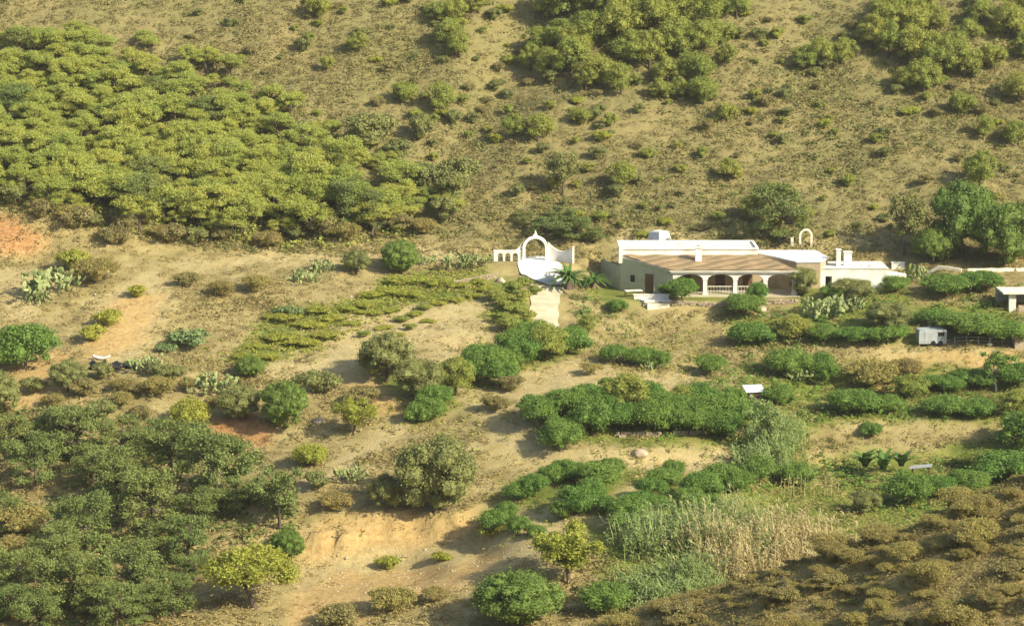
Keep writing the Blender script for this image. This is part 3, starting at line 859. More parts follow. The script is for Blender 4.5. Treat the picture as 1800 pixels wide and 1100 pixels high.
# --- gate with its wings
gate = arch_thing('entrance_gate', 941, 459, 2.75, 2.75, .30, .45, M_WHITE, 'white arched entrance gate with finial at the head of the drive', 'gate', 0, True)
G = gate.location.copy()
def wall_strip(path, heights_, th, z0, name, mat, root):
    """a wall along a plan path with its own top heights"""
    v, f = [], []
    n_ = len(path)
    for i, (x_, y_) in enumerate(path):
        a = path[max(i - 1, 0)]; b_ = path[min(i + 1, n_ - 1)]
        d_ = Vector((b_[0] - a[0], b_[1] - a[1])).normalized(); nn = Vector((-d_.y, d_.x)) * th / 2
        for s_ in (-1, 1):
            v += [(x_ + nn.x * s_, y_ + nn.y * s_, z0[i] if hasattr(z0, '__len__') else z0), (x_ + nn.x * s_, y_ + nn.y * s_, heights_[i])]
    for i in range(n_ - 1):
        a, b_ = i * 4, i * 4 + 4
        f += [(a, b_, b_ + 1, a + 1), (a + 2, a + 3, b_ + 3, b_ + 2), (a + 1, b_ + 1, b_ + 3, a + 3), (a, a + 2, b_ + 2, b_)]
    f += [(0, 1, 3, 2), (n_ * 4 - 4, n_ * 4 - 2, n_ * 4 - 1, n_ * 4 - 3)]
    return obj(name, pymesh(name, v, f, mat), None, root)
ts = np.linspace(0, 1, 14)
wall_strip([(1.39 + 2.65 * t, -1.5 * t ** 1.6) for t in ts], [2.0 - 1.9 * t * (1 - t) * 1.6 - .25 * t + .05 for t in ts], .26, -1.8, 'wing_wall', M_WHITE, gate)
lw = empty('balustrade_wall', G + Vector((-1.45, .1, 0)), 0, 'white wall with three arched openings left of the entrance gate', 'wall')
lm = MB()
xs_ = [-.02, -.42, -.98, -1.22, -1.78, -2.02, -2.58, -3.0]
for k in range(0, 8, 2): lm.box(xs_[k + 1], xs_[k], -.16, .16, -1.3, 1.05)
for k in (1, 3, 5):
    spandrel(lm, xs_[k + 1], xs_[k], .62, .26, 1.05, -.16, .16, 8)
    lm.box(xs_[k + 1], xs_[k], -.16, .16, -1.3, -.35)
lm.build('wall_body', M_WHITE, lw)
MB().box(-3.05, .0, -.21, .21, 1.052, 1.16).build('coping', M_WHITE, lw)
wall_strip([(-.05 - .9 * t, .02) for t in ts], [1.165 + .75 * (1 - t) ** 2.2 for t in ts], .24, 1.162, 'swept_wall', M_WHITE, lw)

# --- drive and apron laid over the ground
def ribbon(name, pxs, widths, mat, lift, cross=7, step=.45):
    c_ = [P(*q) for q in pxs]
    samp = []
    for i in range(len(c_) - 1):
        L = max(2, int((c_[i + 1] - c_[i]).length / step))
        for k in range(L):
            t = k / L; samp.append((c_[i].lerp(c_[i + 1], t), widths[i] + (widths[i + 1] - widths[i]) * t))
    samp.append((c_[-1], widths[-1]))
    v, f = [], []
    for i, (p_, w) in enumerate(samp):
        a = samp[max(i - 2, 0)][0]; b_ = samp[min(i + 2, len(samp) - 1)][0]
        d_ = Vector((b_.x - a.x, b_.y - a.y)).normalized(); nn = Vector((-d_.y, d_.x))
        for k in range(cross):
            s_ = (k / (cross - 1) - .5) * w * (1 + .06 * math.sin(i * .9 + k))
            x_, y_ = p_.x + nn.x * s_, p_.y + nn.y * s_
            v.append((x_, y_, float(ground(x_, y_)) + lift))
    for i in range(len(samp) - 1):
        for k in range(cross - 1):
            f.append((i * cross + k, (i + 1) * cross + k, (i + 1) * cross + k + 1, i * cross + k + 1))
    me = pymesh(name, v, f, mat, None, True)
    if me.polygons[0].normal.z < 0: me.flip_normals()
    o = obj(name, me)
    return tag(o, kind='structure')
ribbon('drive', [(962, 505), (958, 530), (956, 560), (964, 600)], [3.4, 2.9, 2.9, 2.2], M_CONC, .10)
ribbon('apron', [(940, 452), (940, 462), (950, 474), (968, 488), (985, 502)], [2.4, 3.6, 4.6, 4.2, 3.0], M_APRON, .13)

# --- caravan, fence and hut on the terrace at the right
p_ = P(1636, 606)
van = empty('caravan', p_, R(4), 'small white caravan with one dark window on the right terrace', 'caravan')
v_, f_ = [], []
prof = [(-1.36, .16), (-1.38, .6), (-1.38, 1.36), (-1.34, 1.48), (-1.2, 1.53), (1.2, 1.56), (1.34, 1.50), (1.38, 1.36), (1.38, .6), (1.36, .16)]
n_ = len(prof)
v_ = [(x, -.8, z) for x, z in prof] + [(x, .8, z) for x, z in prof]
f_ = [tuple(range(n_)), tuple(range(2 * n_ - 1, n_ - 1, -1))] + [(i, n_ + i, n_ + (i + 1) % n_, (i + 1) % n_) for i in range(n_)]
body = obj('body', pymesh('body', v_, f_, M_VAN), None, van)
wv = MB().box(.50, 1.12, -.83, -.802, .92, 1.32).build('window', M_GLASS, van)
MB().box(.44, 1.18, -.845, -.804, .86, .918).build('window_frame', M_VAN, wv); MB().box(.44, 1.18, -.845, -.804, 1.322, 1.38).build('window_frame', M_VAN, wv)
dv = MB().box(-.85, -.25, -.825, -.802, .34, 1.4).build('door', M_VAN, van); MB().box(-.33, -.29, -.85, -.826, .85, .93).build('door_handle', M_METAL, dv)
for x_ in (-.25, .45):
    MB().tube([(x_ - .0 + .3, -.82, .22), (x_ + .3, -.64, .22)], [.25, .25], 14).build('wheel', M_BLACK, van)
MB().tube([(1.3, 0, .34), (2.0, 0, .32)], [.05, .04]).build('drawbar', M_METAL, van)
A_, B_ = P(1678, 606), P(1782, 606)
fn = empty('rail_fence', A_, 0, 'thin grey rail fence with a tall pole on the right terrace', 'fence')
D_ = B_ - A_
for k in range(6):
    q = D_ * (k / 5); q.z = float(ground(A_.x + q.x, A_.y + q.y)) - A_.z
    MB().box(q.x - .04, q.x + .04, q.y - .04, q.y + .04, q.z - .2, q.z + .75).build('post', M_METAL, fn)
for h_ in (.35, .68):
    MB().tube([(D_ * t) + Vector((0, -.06, h_ + float(ground(A_.x + D_.x * t, A_.y + D_.y * t)) - A_.z - D_.z * t)) for t in np.linspace(0, 1, 6)], [.03] * 6, 6).build('rail', M_METAL, fn)
q = D_ * .58
MB().tube([q + Vector((0, -.2, -.2)), q + Vector((0, -.2, 1.5))], [.05, .04], 8).build('pole', M_METAL, fn)
MB().box(q.x - .22, q.x + .22, q.y - .4, q.y + -.1, q.z - .3, q.z + .18).build('pole_footing', M_WHITE, fn)
p_ = P(1797, 614)
hut = empty('block_hut', p_, 0, 'tan block hut cut by the right edge below the canopy', 'hut')
MB().box(-.75, 1.6, 0, 1.8, -.4, 1.40).build('wall', M_BLOCK, hut); MB().box(-.85, 1.7, -.1, 1.9, 1.402, 1.50).build('roof', M_BLOCK, hut)
MB().box(.2, .8, -.03, -.002, .0, 1.2).build('door', M_WOOD, hut)
# --- open shelter with white slab roof at the right edge
p_ = P(1790, 545)
sh = empty('roofed_shelter', p_, 0, 'open shelter with white slab roof and white pier at the right edge', 'shelter')
MB().box(-1.8, 3.4, -.9, 2.6, 1.78, 1.96).build('slab_roof', M_CREAM, sh)
MB().box(-1.05, -.35, -.4, .1, -.5, 1.778).build('pier', M_WHITE, sh); MB().box(2.4, 2.9, -.4, .1, -.5, 1.778).build('pier', M_WHITE, sh)
MB().box(-1.9, 3.0, 2.2, 2.45, -.5, 1.778).build('back_wall', M_GREYW, sh)
MB().box(-.1, 1.2, -.55, -.25, -.4, .55).build('bench', M_STONE, sh)
MB().box(-.34, 2.38, -.2, -.05, -.4, .3).build('low_wall', M_GREYW, sh)
# --- low kerb wall behind the vegetable garden
for (a_, b_, lab) in (((1600, 479), (1690, 478), 'low pale kerb wall running right of the outbuilding'), ((1700, 478), (1815, 476), 'low pale kerb wall under the dark trees at the right edge')):
    A2, B2 = P(*a_), P(*b_)
    kw = empty('kerb_wall', A2, 0, lab, 'wall')
    d2 = B2 - A2
    wall_strip([(d2.x * t, d2.y * t) for t in ts], [float(ground(A2.x + d2.x * t, A2.y + d2.y * t)) - A2.z + .32 for t in ts], .3, [float(ground(A2.x + d2.x * t, A2.y + d2.y * t)) - A2.z - .4 for t in ts], 'wall_body', M_CREAM, kw)
# --- white sheet roofs in the orchard
p_ = P(1325, 698)
ph = empty('pump_box', p_, R(12), 'pump box under a bright white sheet roof among the orchard trees', 'shed')
MB().box(-.55, .75, -.5, .6, -.3, .62).build('walls', M_GREYW, ph)
MB().prism([(-1.0,-.8),(.85,-.8),(1.0,.9),(-.85,.9)], [.63,.63,.95,.95], [.68,.68,1.0,1.0]).build('sheet_roof', M_FLATW, ph)
MB().box(-.2, .3, -.53, -.502, .05, .5).build('hatch', M_WOOD, ph)
p_ = P(1618, 842)
l2 = empty('lean_to', p_, R(-14), 'small tilted pale sheet roof in the shade of the dark trees', 'shed')
for (x_, y_) in ((-.7, -.3), (.7, -.3), (-.7, .4), (.7, .4)):
    MB().box(x_ - .04, x_ + .04, y_ - .04, y_ + .04, -.3, .92 + .25 * (x_ > 0)).build('post', M_WOOD, l2)
MB().prism([(-.95,-.5),(.95,-.5),(.95,.55),(-.95,.55)], [.94,1.22,1.22,.94], [.99,1.27,1.27,.99]).build('sheet_roof', M_METAL, l2)
# --- dry-stone edging under the orchard block
def stone_row(name, a_, b_, label, s=.34, group=None):
    A2, B2 = P(*a_), P(*b_)
    e = empty(name, A2, 0, label, 'wall', group)
    d2 = B2 - A2
    nst = max(3, int(d2.length / (s * 1.05)))
    protos = []
    for q in range(4):
        g = np.random.default_rng(900 + q)
        mb = MB().box(-.5, .5, -.5, .5, -.5, .5)
        mb.v = [(x * g.uniform(.75, 1.1), y * g.uniform(.75, 1.1), z * g.uniform(.7, 1.1)) for x, y, z in mb.v]
        protos.append(mb.mesh('stone', M_STONE))
    for k in range(nst):
        for row in range(2):
            t = (k + .5 + .4 * row) / nst
            if t > 1: continue
            o = obj('stone', protos[random.randrange(4)], None, e)
            x_, y_ = d2.x * t, d2.y * t + random.uniform(-.06, .06)
            o.location = (x_, y_, float(ground(A2.x + x_, A2.y + y_)) - A2.z + .08 + row * s * .62)
            o.scale = (s * random.uniform(.85, 1.2), s * random.uniform(.8, 1.1), s * random.uniform(.6, .8)); o.rotation_euler = (0, 0, random.uniform(-.3, .3))
    return e
stone_row('dry_stone_wall', (1080, 769), (1160, 768), 'short pale stone edging under the middle of the orchard block')
stone_row('dry_stone_wall', (1180, 766), (1305, 763), 'long pale stone edging under the right half of the orchard block')
stone_row('dry_stone_wall', (1340, 536), (1400, 533), 'pale rubble wall holding the terrace below the veranda')
stone_row('dry_stone_wall', (1130, 540), (1290, 541), 'rubble edging along the top of the dry bank below the farmhouse', .3)
stone_row('dry_stone_wall', (795, 503), (872, 488), 'tumbled pale stones on the verge left of the gate', .38)
# --- crumpled black sheet filling the dark hollow at the left, with a pale trough
p_ = P(200, 645)
bm_v, bm_f = [], []
NX, NY = 22, 9
for j in range(NY):
    for i in range(NX):
        x_ = (i / (NX - 1) - .5) * 5.0; y_ = (j / (NY - 1) - .5) * 1.9
        z_ = float(ground(p_.x + x_, p_.y + y_)) - p_.z + .16 + .16 * math.sin(i * 1.3 + j * .8) + .10 * random.random() - .25 * (abs(i / (NX - 1) - .5) > .46)
        bm_v.append((x_, y_ + .25 * math.sin(i * .5), z_))
for j in range(NY - 1):
    for i in range(NX - 1): bm_f.append((j * NX + i, j * NX + i + 1, (j + 1) * NX + i + 1, (j + 1) * NX + i))
tpn = obj('black_sheet', pymesh('black_sheet', bm_v, bm_f, M_BLACK, None, True)); tpn.location = p_
tag(tpn, 'crumpled black sheet in the hollow of the left bank', 'sheet')
p2 = P(178, 634)
tg = empty('trough', p2, R(-6), 'pale curved trough lying above the black sheet', 'trough')
tv = []; tf = []
for i in range(9):
    t = i / 8; w_ = .14 + .1 * math.sin(math.pi * t)
    for k in range(5):
        a = math.pi * (k / 4)
        tv.append(((t - .5) * 1.7, -math.cos(a) * w_, .30 - math.sin(a) * w_ + .22 * (2 * t - 1) ** 2))
for i in range(8):
    for k in range(4): tf.append((i * 5 + k, (i + 1) * 5 + k, (i + 1) * 5 + k + 1, i * 5 + k + 1))
th_ = obj('trough_shell', pymesh('trough_shell', tv, tf, M_WHITE, None, True), None, tg)
th_.modifiers.new('thick', 'SOLIDIFY').thickness = .04
for x_ in (-.6, .6): MB().box(x_ - .08, x_ + .08, -.12, .12, -.3, .21).build('support', M_STONE, tg)
# --- rocks
def rock(px, py, wpx, label):
    g = np.random.default_rng(int(px * 7 + py))
    bm = bmesh.new(); bmesh.ops.create_icosphere(bm, subdivisions=2, radius=.5)
    for v in bm.verts:
        f_ = 1 + .35 * (vnoise(v.co.x * 3 + px, v.co.y * 3 + v.co.z * 2.3) - .5) * 2
        v.co *= f_
        v.co.z *= .7
    me = bpy.data.meshes.new('rock'); bm.to_mesh(me); bm.free(); me.materials.append(M_STONE)
    p_ = P(px, py); o = obj('rock', me); o.location = p_ + Vector((0, 0, .05)); s = wpx * mpp(p_.y); o.scale = (s, s, s); o.rotation_euler = (0, 0, g.uniform(0, 6))
    return tag(o, label, 'rock')
rock(560, 742, 22, 'pale boulder on the dirt slope right of the dark round bush')
rock(1125, 800, 26, 'ochre boulder on the bare strip between the two orchard blocks')
rock(880, 496, 18, 'red-brown rock beside the tumbled stones near the gate')
rock(1340, 548, 24, 'pale rock in front of the rubble wall below the veranda')
rock(1450, 968, 22, 'pale rock on the path edge behind the brown knoll')
# ------------------------------------------------------------------ trees and bushes one by one
T, B = tree, bush
def where(px, py, lst):
    xs = sorted(q[0] for q in lst); ys = sorted(q[1] for q in lst); n_ = len(lst)
    a = xs.index(px) / n_; b_ = ys.index(py) / n_
    return ('at the top ' if b_ < .34 else ('half way down ' if b_ < .67 else 'at the foot ')) + ('left' if a < .34 else ('centre' if a < .67 else 'right'))
# ---- the pine wood on the left hillside
WOOD = [(0,95),(60,70),(120,80),(200,105),(330,135),(420,195),(520,255),(600,300),(680,320),(745,355),(735,385),(640,398),(540,412),(430,405),(300,392),(200,378),(110,352),(0,345),(-60,345),(-60,95)]
wood = []
tries = 0
while len(wood) < 250 and tries < 20000:
    tries += 1
    px, py = random.uniform(-60, 750), random.uniform(70, 412)
    if not in_poly(np.array([px]), np.array([py + 34 * math.sin(px * .045) * (py > 260) * .6 + random.uniform(-14, 14)]), WOOD)[0]: continue
    if any(abs(px - a) / 30 + abs(py - b_) / 14 < 1 for a, b_ in wood): continue
    wood.append((px, py))
wood.sort(key=lambda q: q[1])
for px, py in wood:
    s = (46 + 34 * py / 400) * random.uniform(.65, 1.3)
    edge = py > 330
    hz = ('far left', 'left part', 'middle', 'right part', 'right tip')[min(4, max(0, int((px + 20) / 160)))]
    f_ = (py - (60 + .33 * px)) / max(60, 400 - (60 + .33 * px))
    vt = 'upper' if f_ < .33 else ('middle' if f_ < .66 else 'lowest')
    spot = vt + ' rows of the left hillside wood, ' + hz + ''
    T('pine_tree', px, py + 16, s * (1.1 if edge else 1), PINES + (VPINES if random.random() < .09 else []), 'yellow-green pine in the ' + spot, 'pine', 'pines in the ' + spot, hs=.9)

fr = 0
while fr < 60:
    px, py = random.uniform(-40, 900), random.uniform(30, 400)
    if in_poly(np.array([px]), np.array([py]), WOOD)[0]: continue
    near = any(in_poly(np.array([px + dx]), np.array([py + dy]), WOOD)[0] for dx, dy in ((0, 45), (-50, 25), (-80, 10), (0, -22)))
    if not near: continue
    fr += 1
    side = 'upper edge' if py < 60 + .45 * px else 'lower edge'
    side = ('left end' if px < 220 else ('middle' if px < 480 else 'right end')) + ' of the ' + side
    T('pine_tree', px, py + 10, random.uniform(30, 58), PINES, 'small yellow-green pine straggling beyond the ' + side + ' of the hillside wood', 'pine', 'straggling pines at the ' + side + ' of the wood')
foot = [(20,372),(70,384),(120,392),(170,404),(225,410),(285,420),(340,424),(395,430),(470,432),(520,430),(575,426),(610,420),(665,418),(700,412),(745,405),(780,400)]
for k, (px, py) in enumerate(foot):
    B('foot_bush', px, py + random.uniform(-8, 8), random.uniform(48, 84), (S_OLIVE, S_DRY, S_BROWN)[k % 3], ('grey-green', 'straw-coloured', 'brown')[k % 3] + ' bush along the foot of the hillside wood, ' + ('left', 'middle', 'right')[min(2, k * 3 // 16)] + ' third', 'bush', 'bushes along the foot of the wood, ' + ('grey-green', 'straw', 'brown')[k % 3] + str(('left', 'middle', 'right')[min(2, k * 3 // 16)]).rjust(8), hs=.95)
# ---- named single trees
T('pine_tree', 655, 392, 95, PINES, 'bright yellow-green pine at the right-hand corner of the hillside wood', 'pine')
T('pine_tree', 248, 392, 110, VPINES, 'dark green pine at the foot of the wood above the dry slope', 'pine')
T('pine_tree', 430, 415, 100, PINES, 'pine at the foot of the wood with a black hollow beneath it', 'pine')
T('olive_tree', 990, 345, 88, GREYS + OLIVES[:1], 'grey-green olive tree standing alone on the slope above the gate', 'olive tree')
T('olive_tree', 1368, 428, 122, VPINES, 'large olive tree with bare stem on the slope behind the farmhouse', 'olive tree', k=1, hs=.88)
T('olive_tree', 1590, 448, 105, GREYS, 'sparse grey-brown tree at the left end of the dark tree group behind the outbuilding', 'tree')
T('carob_tree', 1690, 452, 130, DOMES, 'broad dark green tree in the group behind the outbuilding', 'tree', hs=1.1)
T('carob_tree', 1765, 470, 120, DOMES, 'dark green tree at the right edge beside the kerb wall', 'tree', hs=1.05)
T('carob_tree', 1640, 462, 80, DOMES, 'low dark tree between the sparse grey-brown tree and the broad dark tree', 'tree')
T('carob_tree', 1740, 420, 70, ORCH, 'small dark tree behind the group at the right of the outbuilding', 'tree')
T('carob_tree', 1815, 440, 100, DOMES, 'dark tree cut by the right edge above the shelter', 'tree')
T('carob_tree', 703, 480, 76, DOMES, 'round dark green bush-like tree beside the road left of the gate', 'tree', k=0)
T('carob_tree', 626, 484, 52, OLIVES, 'small grey-green tree left of the round dark tree by the road', 'tree')
T('carob_tree', 500, 757, 92, DOMES, 'dense round bright green tree alone on the pale slope at the left', 'tree', k=1)
T('carob_tree', 424, 738, 86, OLIVES, 'grey-green round tree touching the dense round tree on the pale slope', 'tree', k=0)
T('carob_tree', 440, 664, 52, DOMES, 'small dark round tree at the end of the light green terrace', 'tree', k=2)
T('almond_tree', 335, 752, 82, LIMES, 'yellow-green round tree left of the grey-green tree on the pale slope', 'tree', hs=1.2)
T('olive_tree', 765, 902, 158, OLIVES, 'big grey-green olive tree above the orange bank', 'olive tree', k=0, hs=1.1)
T('olive_tree', 680, 672, 120, OLIVES, 'grey-green olive tree at the left end of the diagonal hedge', 'olive tree', k=2)
T('olive_tree', 740, 700, 95, OLIVES, 'olive-green tree just right of the grey-green olive on the diagonal hedge', 'olive tree', k=0)
T('almond_tree', 622, 766, 108, OPENS[:2], 'low spreading light green tree beside the pale dirt path', 'almond tree', hs=.72)
T('almond_tree', 548, 816, 84, LIMES, 'low yellow-green tree below the dirt path', 'almond tree', hs=.8)
T('almond_tree', 1000, 1026, 150, OPENS[:2], 'yellow-green open tree with dark stem at the bottom centre', 'almond tree', k=0, hs=.9)
T('carob_tree', 912, 1096, 156, DOMES, 'large domed dark green bush at the bottom edge', 'tree', k=0, hs=.8)
T('carob_tree', 1068, 1076, 112, ORCH, 'low dark green bush at the bottom right of the open yellow-green tree', 'tree', hs=.85)
T('pine_tree', 448, 1072, 165, UMBR, 'flat-crowned bright green umbrella pine at the bottom of the orange slope', 'pine', k=0, hs=.8)
T('pine_tree', 492, 930, 130, OPENS[2:], 'thin open pine with bare stems above the dark round bush', 'pine')
T('carob_tree', 506, 982, 70, DOMES, 'small dark green bush under the thin open pine', 'tree')
T('carob_tree', 678, 896, 72, OLIVES, 'small grey-green bush at the left foot of the big olive', 'tree')
# lower-left pine grove
grove = [(375,872,175,'broad pine with light green crown at the upper right of the valley grove'),(300,842,120,'mid-green pine behind the broad pine of the valley grove'),
 (205,880,135,'tall pine in the middle of the valley grove'),(262,930,150,'large grey-green pine at the centre of the valley grove'),(150,960,140,'pine right of the deep black shade in the valley grove'),
 (330,985,110,'pine at the lower right of the valley grove above the shaded bank'),(235,1050,140,'pine low in the valley grove near the bottom edge'),
 (120,1065,140,'broad pine at the bottom left of the valley grove'),(30,1040,120,'pine at the left edge below the brown bushes'),(205,1108,110,'small pine cut by the bottom edge at the left'),
 (70,1110,120,'pine in the bottom left corner'),(130,800,130,'grey-green pine at the top of the valley grove'),(215,805,110,'rounded pine at the top right of the valley grove'),
 (60,850,120,'grey pine at the top left of the valley grove'),(10,800,120,'pine at the left edge above the brown bushes'),(305,1075,90,'small pine in front of the shaded bank')]
fill = [(350,930,110),(95,1010,120),(280,990,110),(170,1085,110),(15,1090,110),(255,1095,100),(165,850,110),(100,790,100),(340,1020,80),(420,900,90),(5,930,110),(270,800,90)]
for k, (px, py, w) in enumerate(fill):
    T('pine_tree', px, py, w, VPINES, 'grey-green pine crowded among the larger pines of the valley grove, ' + ('upper half' if py < 915 else 'lower half'), 'pine', 'filler pines of the valley grove, ' + ('upper half' if py < 915 else 'lower half'), k=k, hs=.72)
for k, (px, py, w, lab) in enumerate(grove): T('pine_tree', px, py + 12, w, VPINES, lab, 'pine', k=k, hs=.92)
for k, (px, py, w, lab) in enumerate([(45,650,120,'dark green spreading tree on the left slope above the ochre bank'),(-5,655,90,'dark green tree cut by the left edge'),(120,690,70,'olive-green bush below the dark spreading tree at the left'),
   (-10,735,100,'green tree at the left edge below the ochre bank')]):
    T('carob_tree', px, py, w, OLIVES if k > 1 else ORCH, lab, 'tree')
# ---- trees of the back hill: top-centre thicket
mid = [(958,38,66),(1000,44,96),(1062,34,96),(1112,44,86),(1165,30,80),(1035,84,92),(1092,90,92),(1150,72,92),(1192,102,84),(1242,52,92),(1295,34,58),(1232,100,74),(942,98,58),(1000,142,76),(932,128,50),(1052,152,76),(1092,168,62),(1142,124,76),(1172,152,64),(1222,152,74),(1236,184,62),(1190,178,44),(1010,110,70),(960,140,60),(1110,120,80),(1265,80,60),(1200,50,80),(1080,60,80),(985,84,66),(1160,178,46),(1030,160,50),(1275,120,44)]
for px, py, w in mid: T('oak_tree', px, py, w, GREENS, 'bright green tree in the top-centre hill thicket, ' + where(px, py, mid), 'tree', 'trees of the top-centre thicket, ' + where(px, py, mid))
topl = [(768,42,54),(802,40,56),(790,84,60),(806,104,52),(830,30,46),(842,12,50)]
for px, py, w in topl: T('oak_tree', px, py, w, GREENS, 'green tree in the small cluster left of the top-centre thicket', 'tree', 'small tree cluster near the top')
right = [(1560,52,76),(1602,72,76),(1532,84,72),(1484,116,62),(1442,120,62),(1415,124,50),(1562,102,74),(1612,122,84),(1652,142,84),(1694,138,76),(1742,122,66),(1592,158,56),(1624,162,72),(1772,72,74),(1796,40,66),(1724,48,60),(1670,105,70),(1640,60,60),(1700,80,60),(1580,30,70),(1620,25,60),(1800,110,60)]
for px, py, w in right: T('oak_tree', px, py, w, GREENS, 'green tree in the band at the top right of the hill, ' + where(px, py, right), 'tree', 'trees at the top right of the hill, ' + where(px, py, right))
lone = [(560,34,54,'green tree alone at the top edge left of the centre clusters'),(628,96,42,'small bright tree on the bare slope above the wood'),(712,182,56,'bright green bush-like tree in the middle of the bare slope'),
 (772,202,62,'low green tree right of the bright one on the bare slope'),(1020,222,44,'small light green tree below the top-centre thicket'),(1276,214,46,'small green tree with dark shadow right of the thicket foot'),
 (1090,332,58,'green bush-like tree right of the lone olive'),(1282,320,52,'small bright green tree on the slope above the parapet'),(1690,204,52,'green tree with long shadow at the right of the hill'),
 (1728,246,50,'small tree with dark shadow below the right-hand band'),(1785,258,56,'dark tree at the right edge half way up the hill'),(1722,336,78,'green tree with dark rock shade on the right of the hill'),
 (1790,180,64,'green tree at the right edge under the top band'),(1322,392,62,'green tree left of the large olive behind the farmhouse'),(1410,398,44,'light green tree right of the large olive behind the farmhouse'),
 (945,250,62,'green low tree half way up above the gate'),(905,246,48,'small dark-shaded tree left of the low tree above the gate')]
for px, py, w, lab in lone: T('oak_tree', px, py, w, GREENS, lab, 'tree')
for k, (px, py, w, lab) in enumerate([(655,264,100,'grey-green bush mound at the upper right of the wood'),(602,268,56,'dark shaded bush at the left of the grey-green mound'),(740,254,66,'grey-green bush right of the mound above the wood'),
 (805,332,94,'large grey-green bush on the slope between the wood and the lone olive'),(742,332,80,'grey-green bush touching the corner of the wood'),(795,368,84,'grey-green bush under the large one right of the wood'),(700,290,60,'low grey-green bush below the mound above the wood')]):
    B('hill_bush', px, py, w, S_OLIVE, lab, hs=1.15)
for k, (px, py, w, lab) in enumerate([(960,412,66,'dark green bush right behind the gate arch'),(1012,420,74,'large dark bush behind the right wing of the gate'),(1044,424,50,'dark bush at the right of the pair behind the gate'),(920,396,46,'dark bush up the slope left of the gate arch'),(985,396,60,'olive-green bush above the large dark bush behind the gate')]):
    T('dark_bush', px, py + 4, w, VPINES, lab, 'bush', hs=.62)
# ---- orchard and garden
hedge = [(1000,622,72),(960,634,80),(925,640,82),(888,652,84),(905,622,74),(940,612,70),(858,668,84),(828,678,78),(800,694,78),(766,716,72),(738,742,72),(760,738,60),(1012,606,44),(880,682,60),(840,648,60)]
for px, py, w in hedge: T('fruit_tree', px, py, w * random.uniform(.9, 1.2), ORCH * 4 + GREENS[:1], 'low green fruit tree in the diagonal hedge, ' + where(px, py, hedge), 'tree', 'diagonal hedge of fruit trees, ' + where(px, py, hedge))
block = [(948,752,86),(1000,742,92),(1050,738,92),(1104,738,92),(1158,742,92),(1210,746,92),(1262,752,88),(1306,756,74),(984,776,84),(1040,768,84),(1092,762,92),(1150,764,92),(1210,766,92),(1270,770,84),(975,728,70),(1030,716,70),(1090,714,74),(1140,720,74),(1200,724,66),(1240,728,70),(985,794,78)]
for px, py, w in block: T('fruit_tree', px, py, w * random.uniform(.85, 1.15), ORCH * 5 + GREENS[:1], 'dark green fruit tree in the closed middle orchard block, ' + where(px, py, block), 'tree', 'middle orchard block, ' + where(px, py, block))
rows = {'left curved orchard row': [(1008,846,78),(968,852,72),(938,866,70),(914,880,66),(892,914,66),(870,936,74),(910,940,70),(944,944,62),(988,838,60)],
        'second orchard row': [(1074,842,76),(1052,862,86),(1040,884,90),(1014,904,90),(986,914,74),(1064,900,60),(1044,836,60)],
        'third orchard row': [(1184,838,78),(1168,856,86),(1146,876,92),(1126,898,92),(1106,916,84),(1094,936,70),(1160,896,70)],
        'fourth orchard row': [(1262,858,84),(1236,876,90),(1212,894,84),(1296,866,80),(1250,900,70)]}
for gname, lst in rows.items():
    for px, py, w in lst: T('fruit_tree', px, py, w * random.uniform(.68, 1.0), ORCH * 4 + GREENS[:1], 'dark green fruit tree in the ' + gname + ' below the orchard block', 'fruit tree', gname, hs=.95)
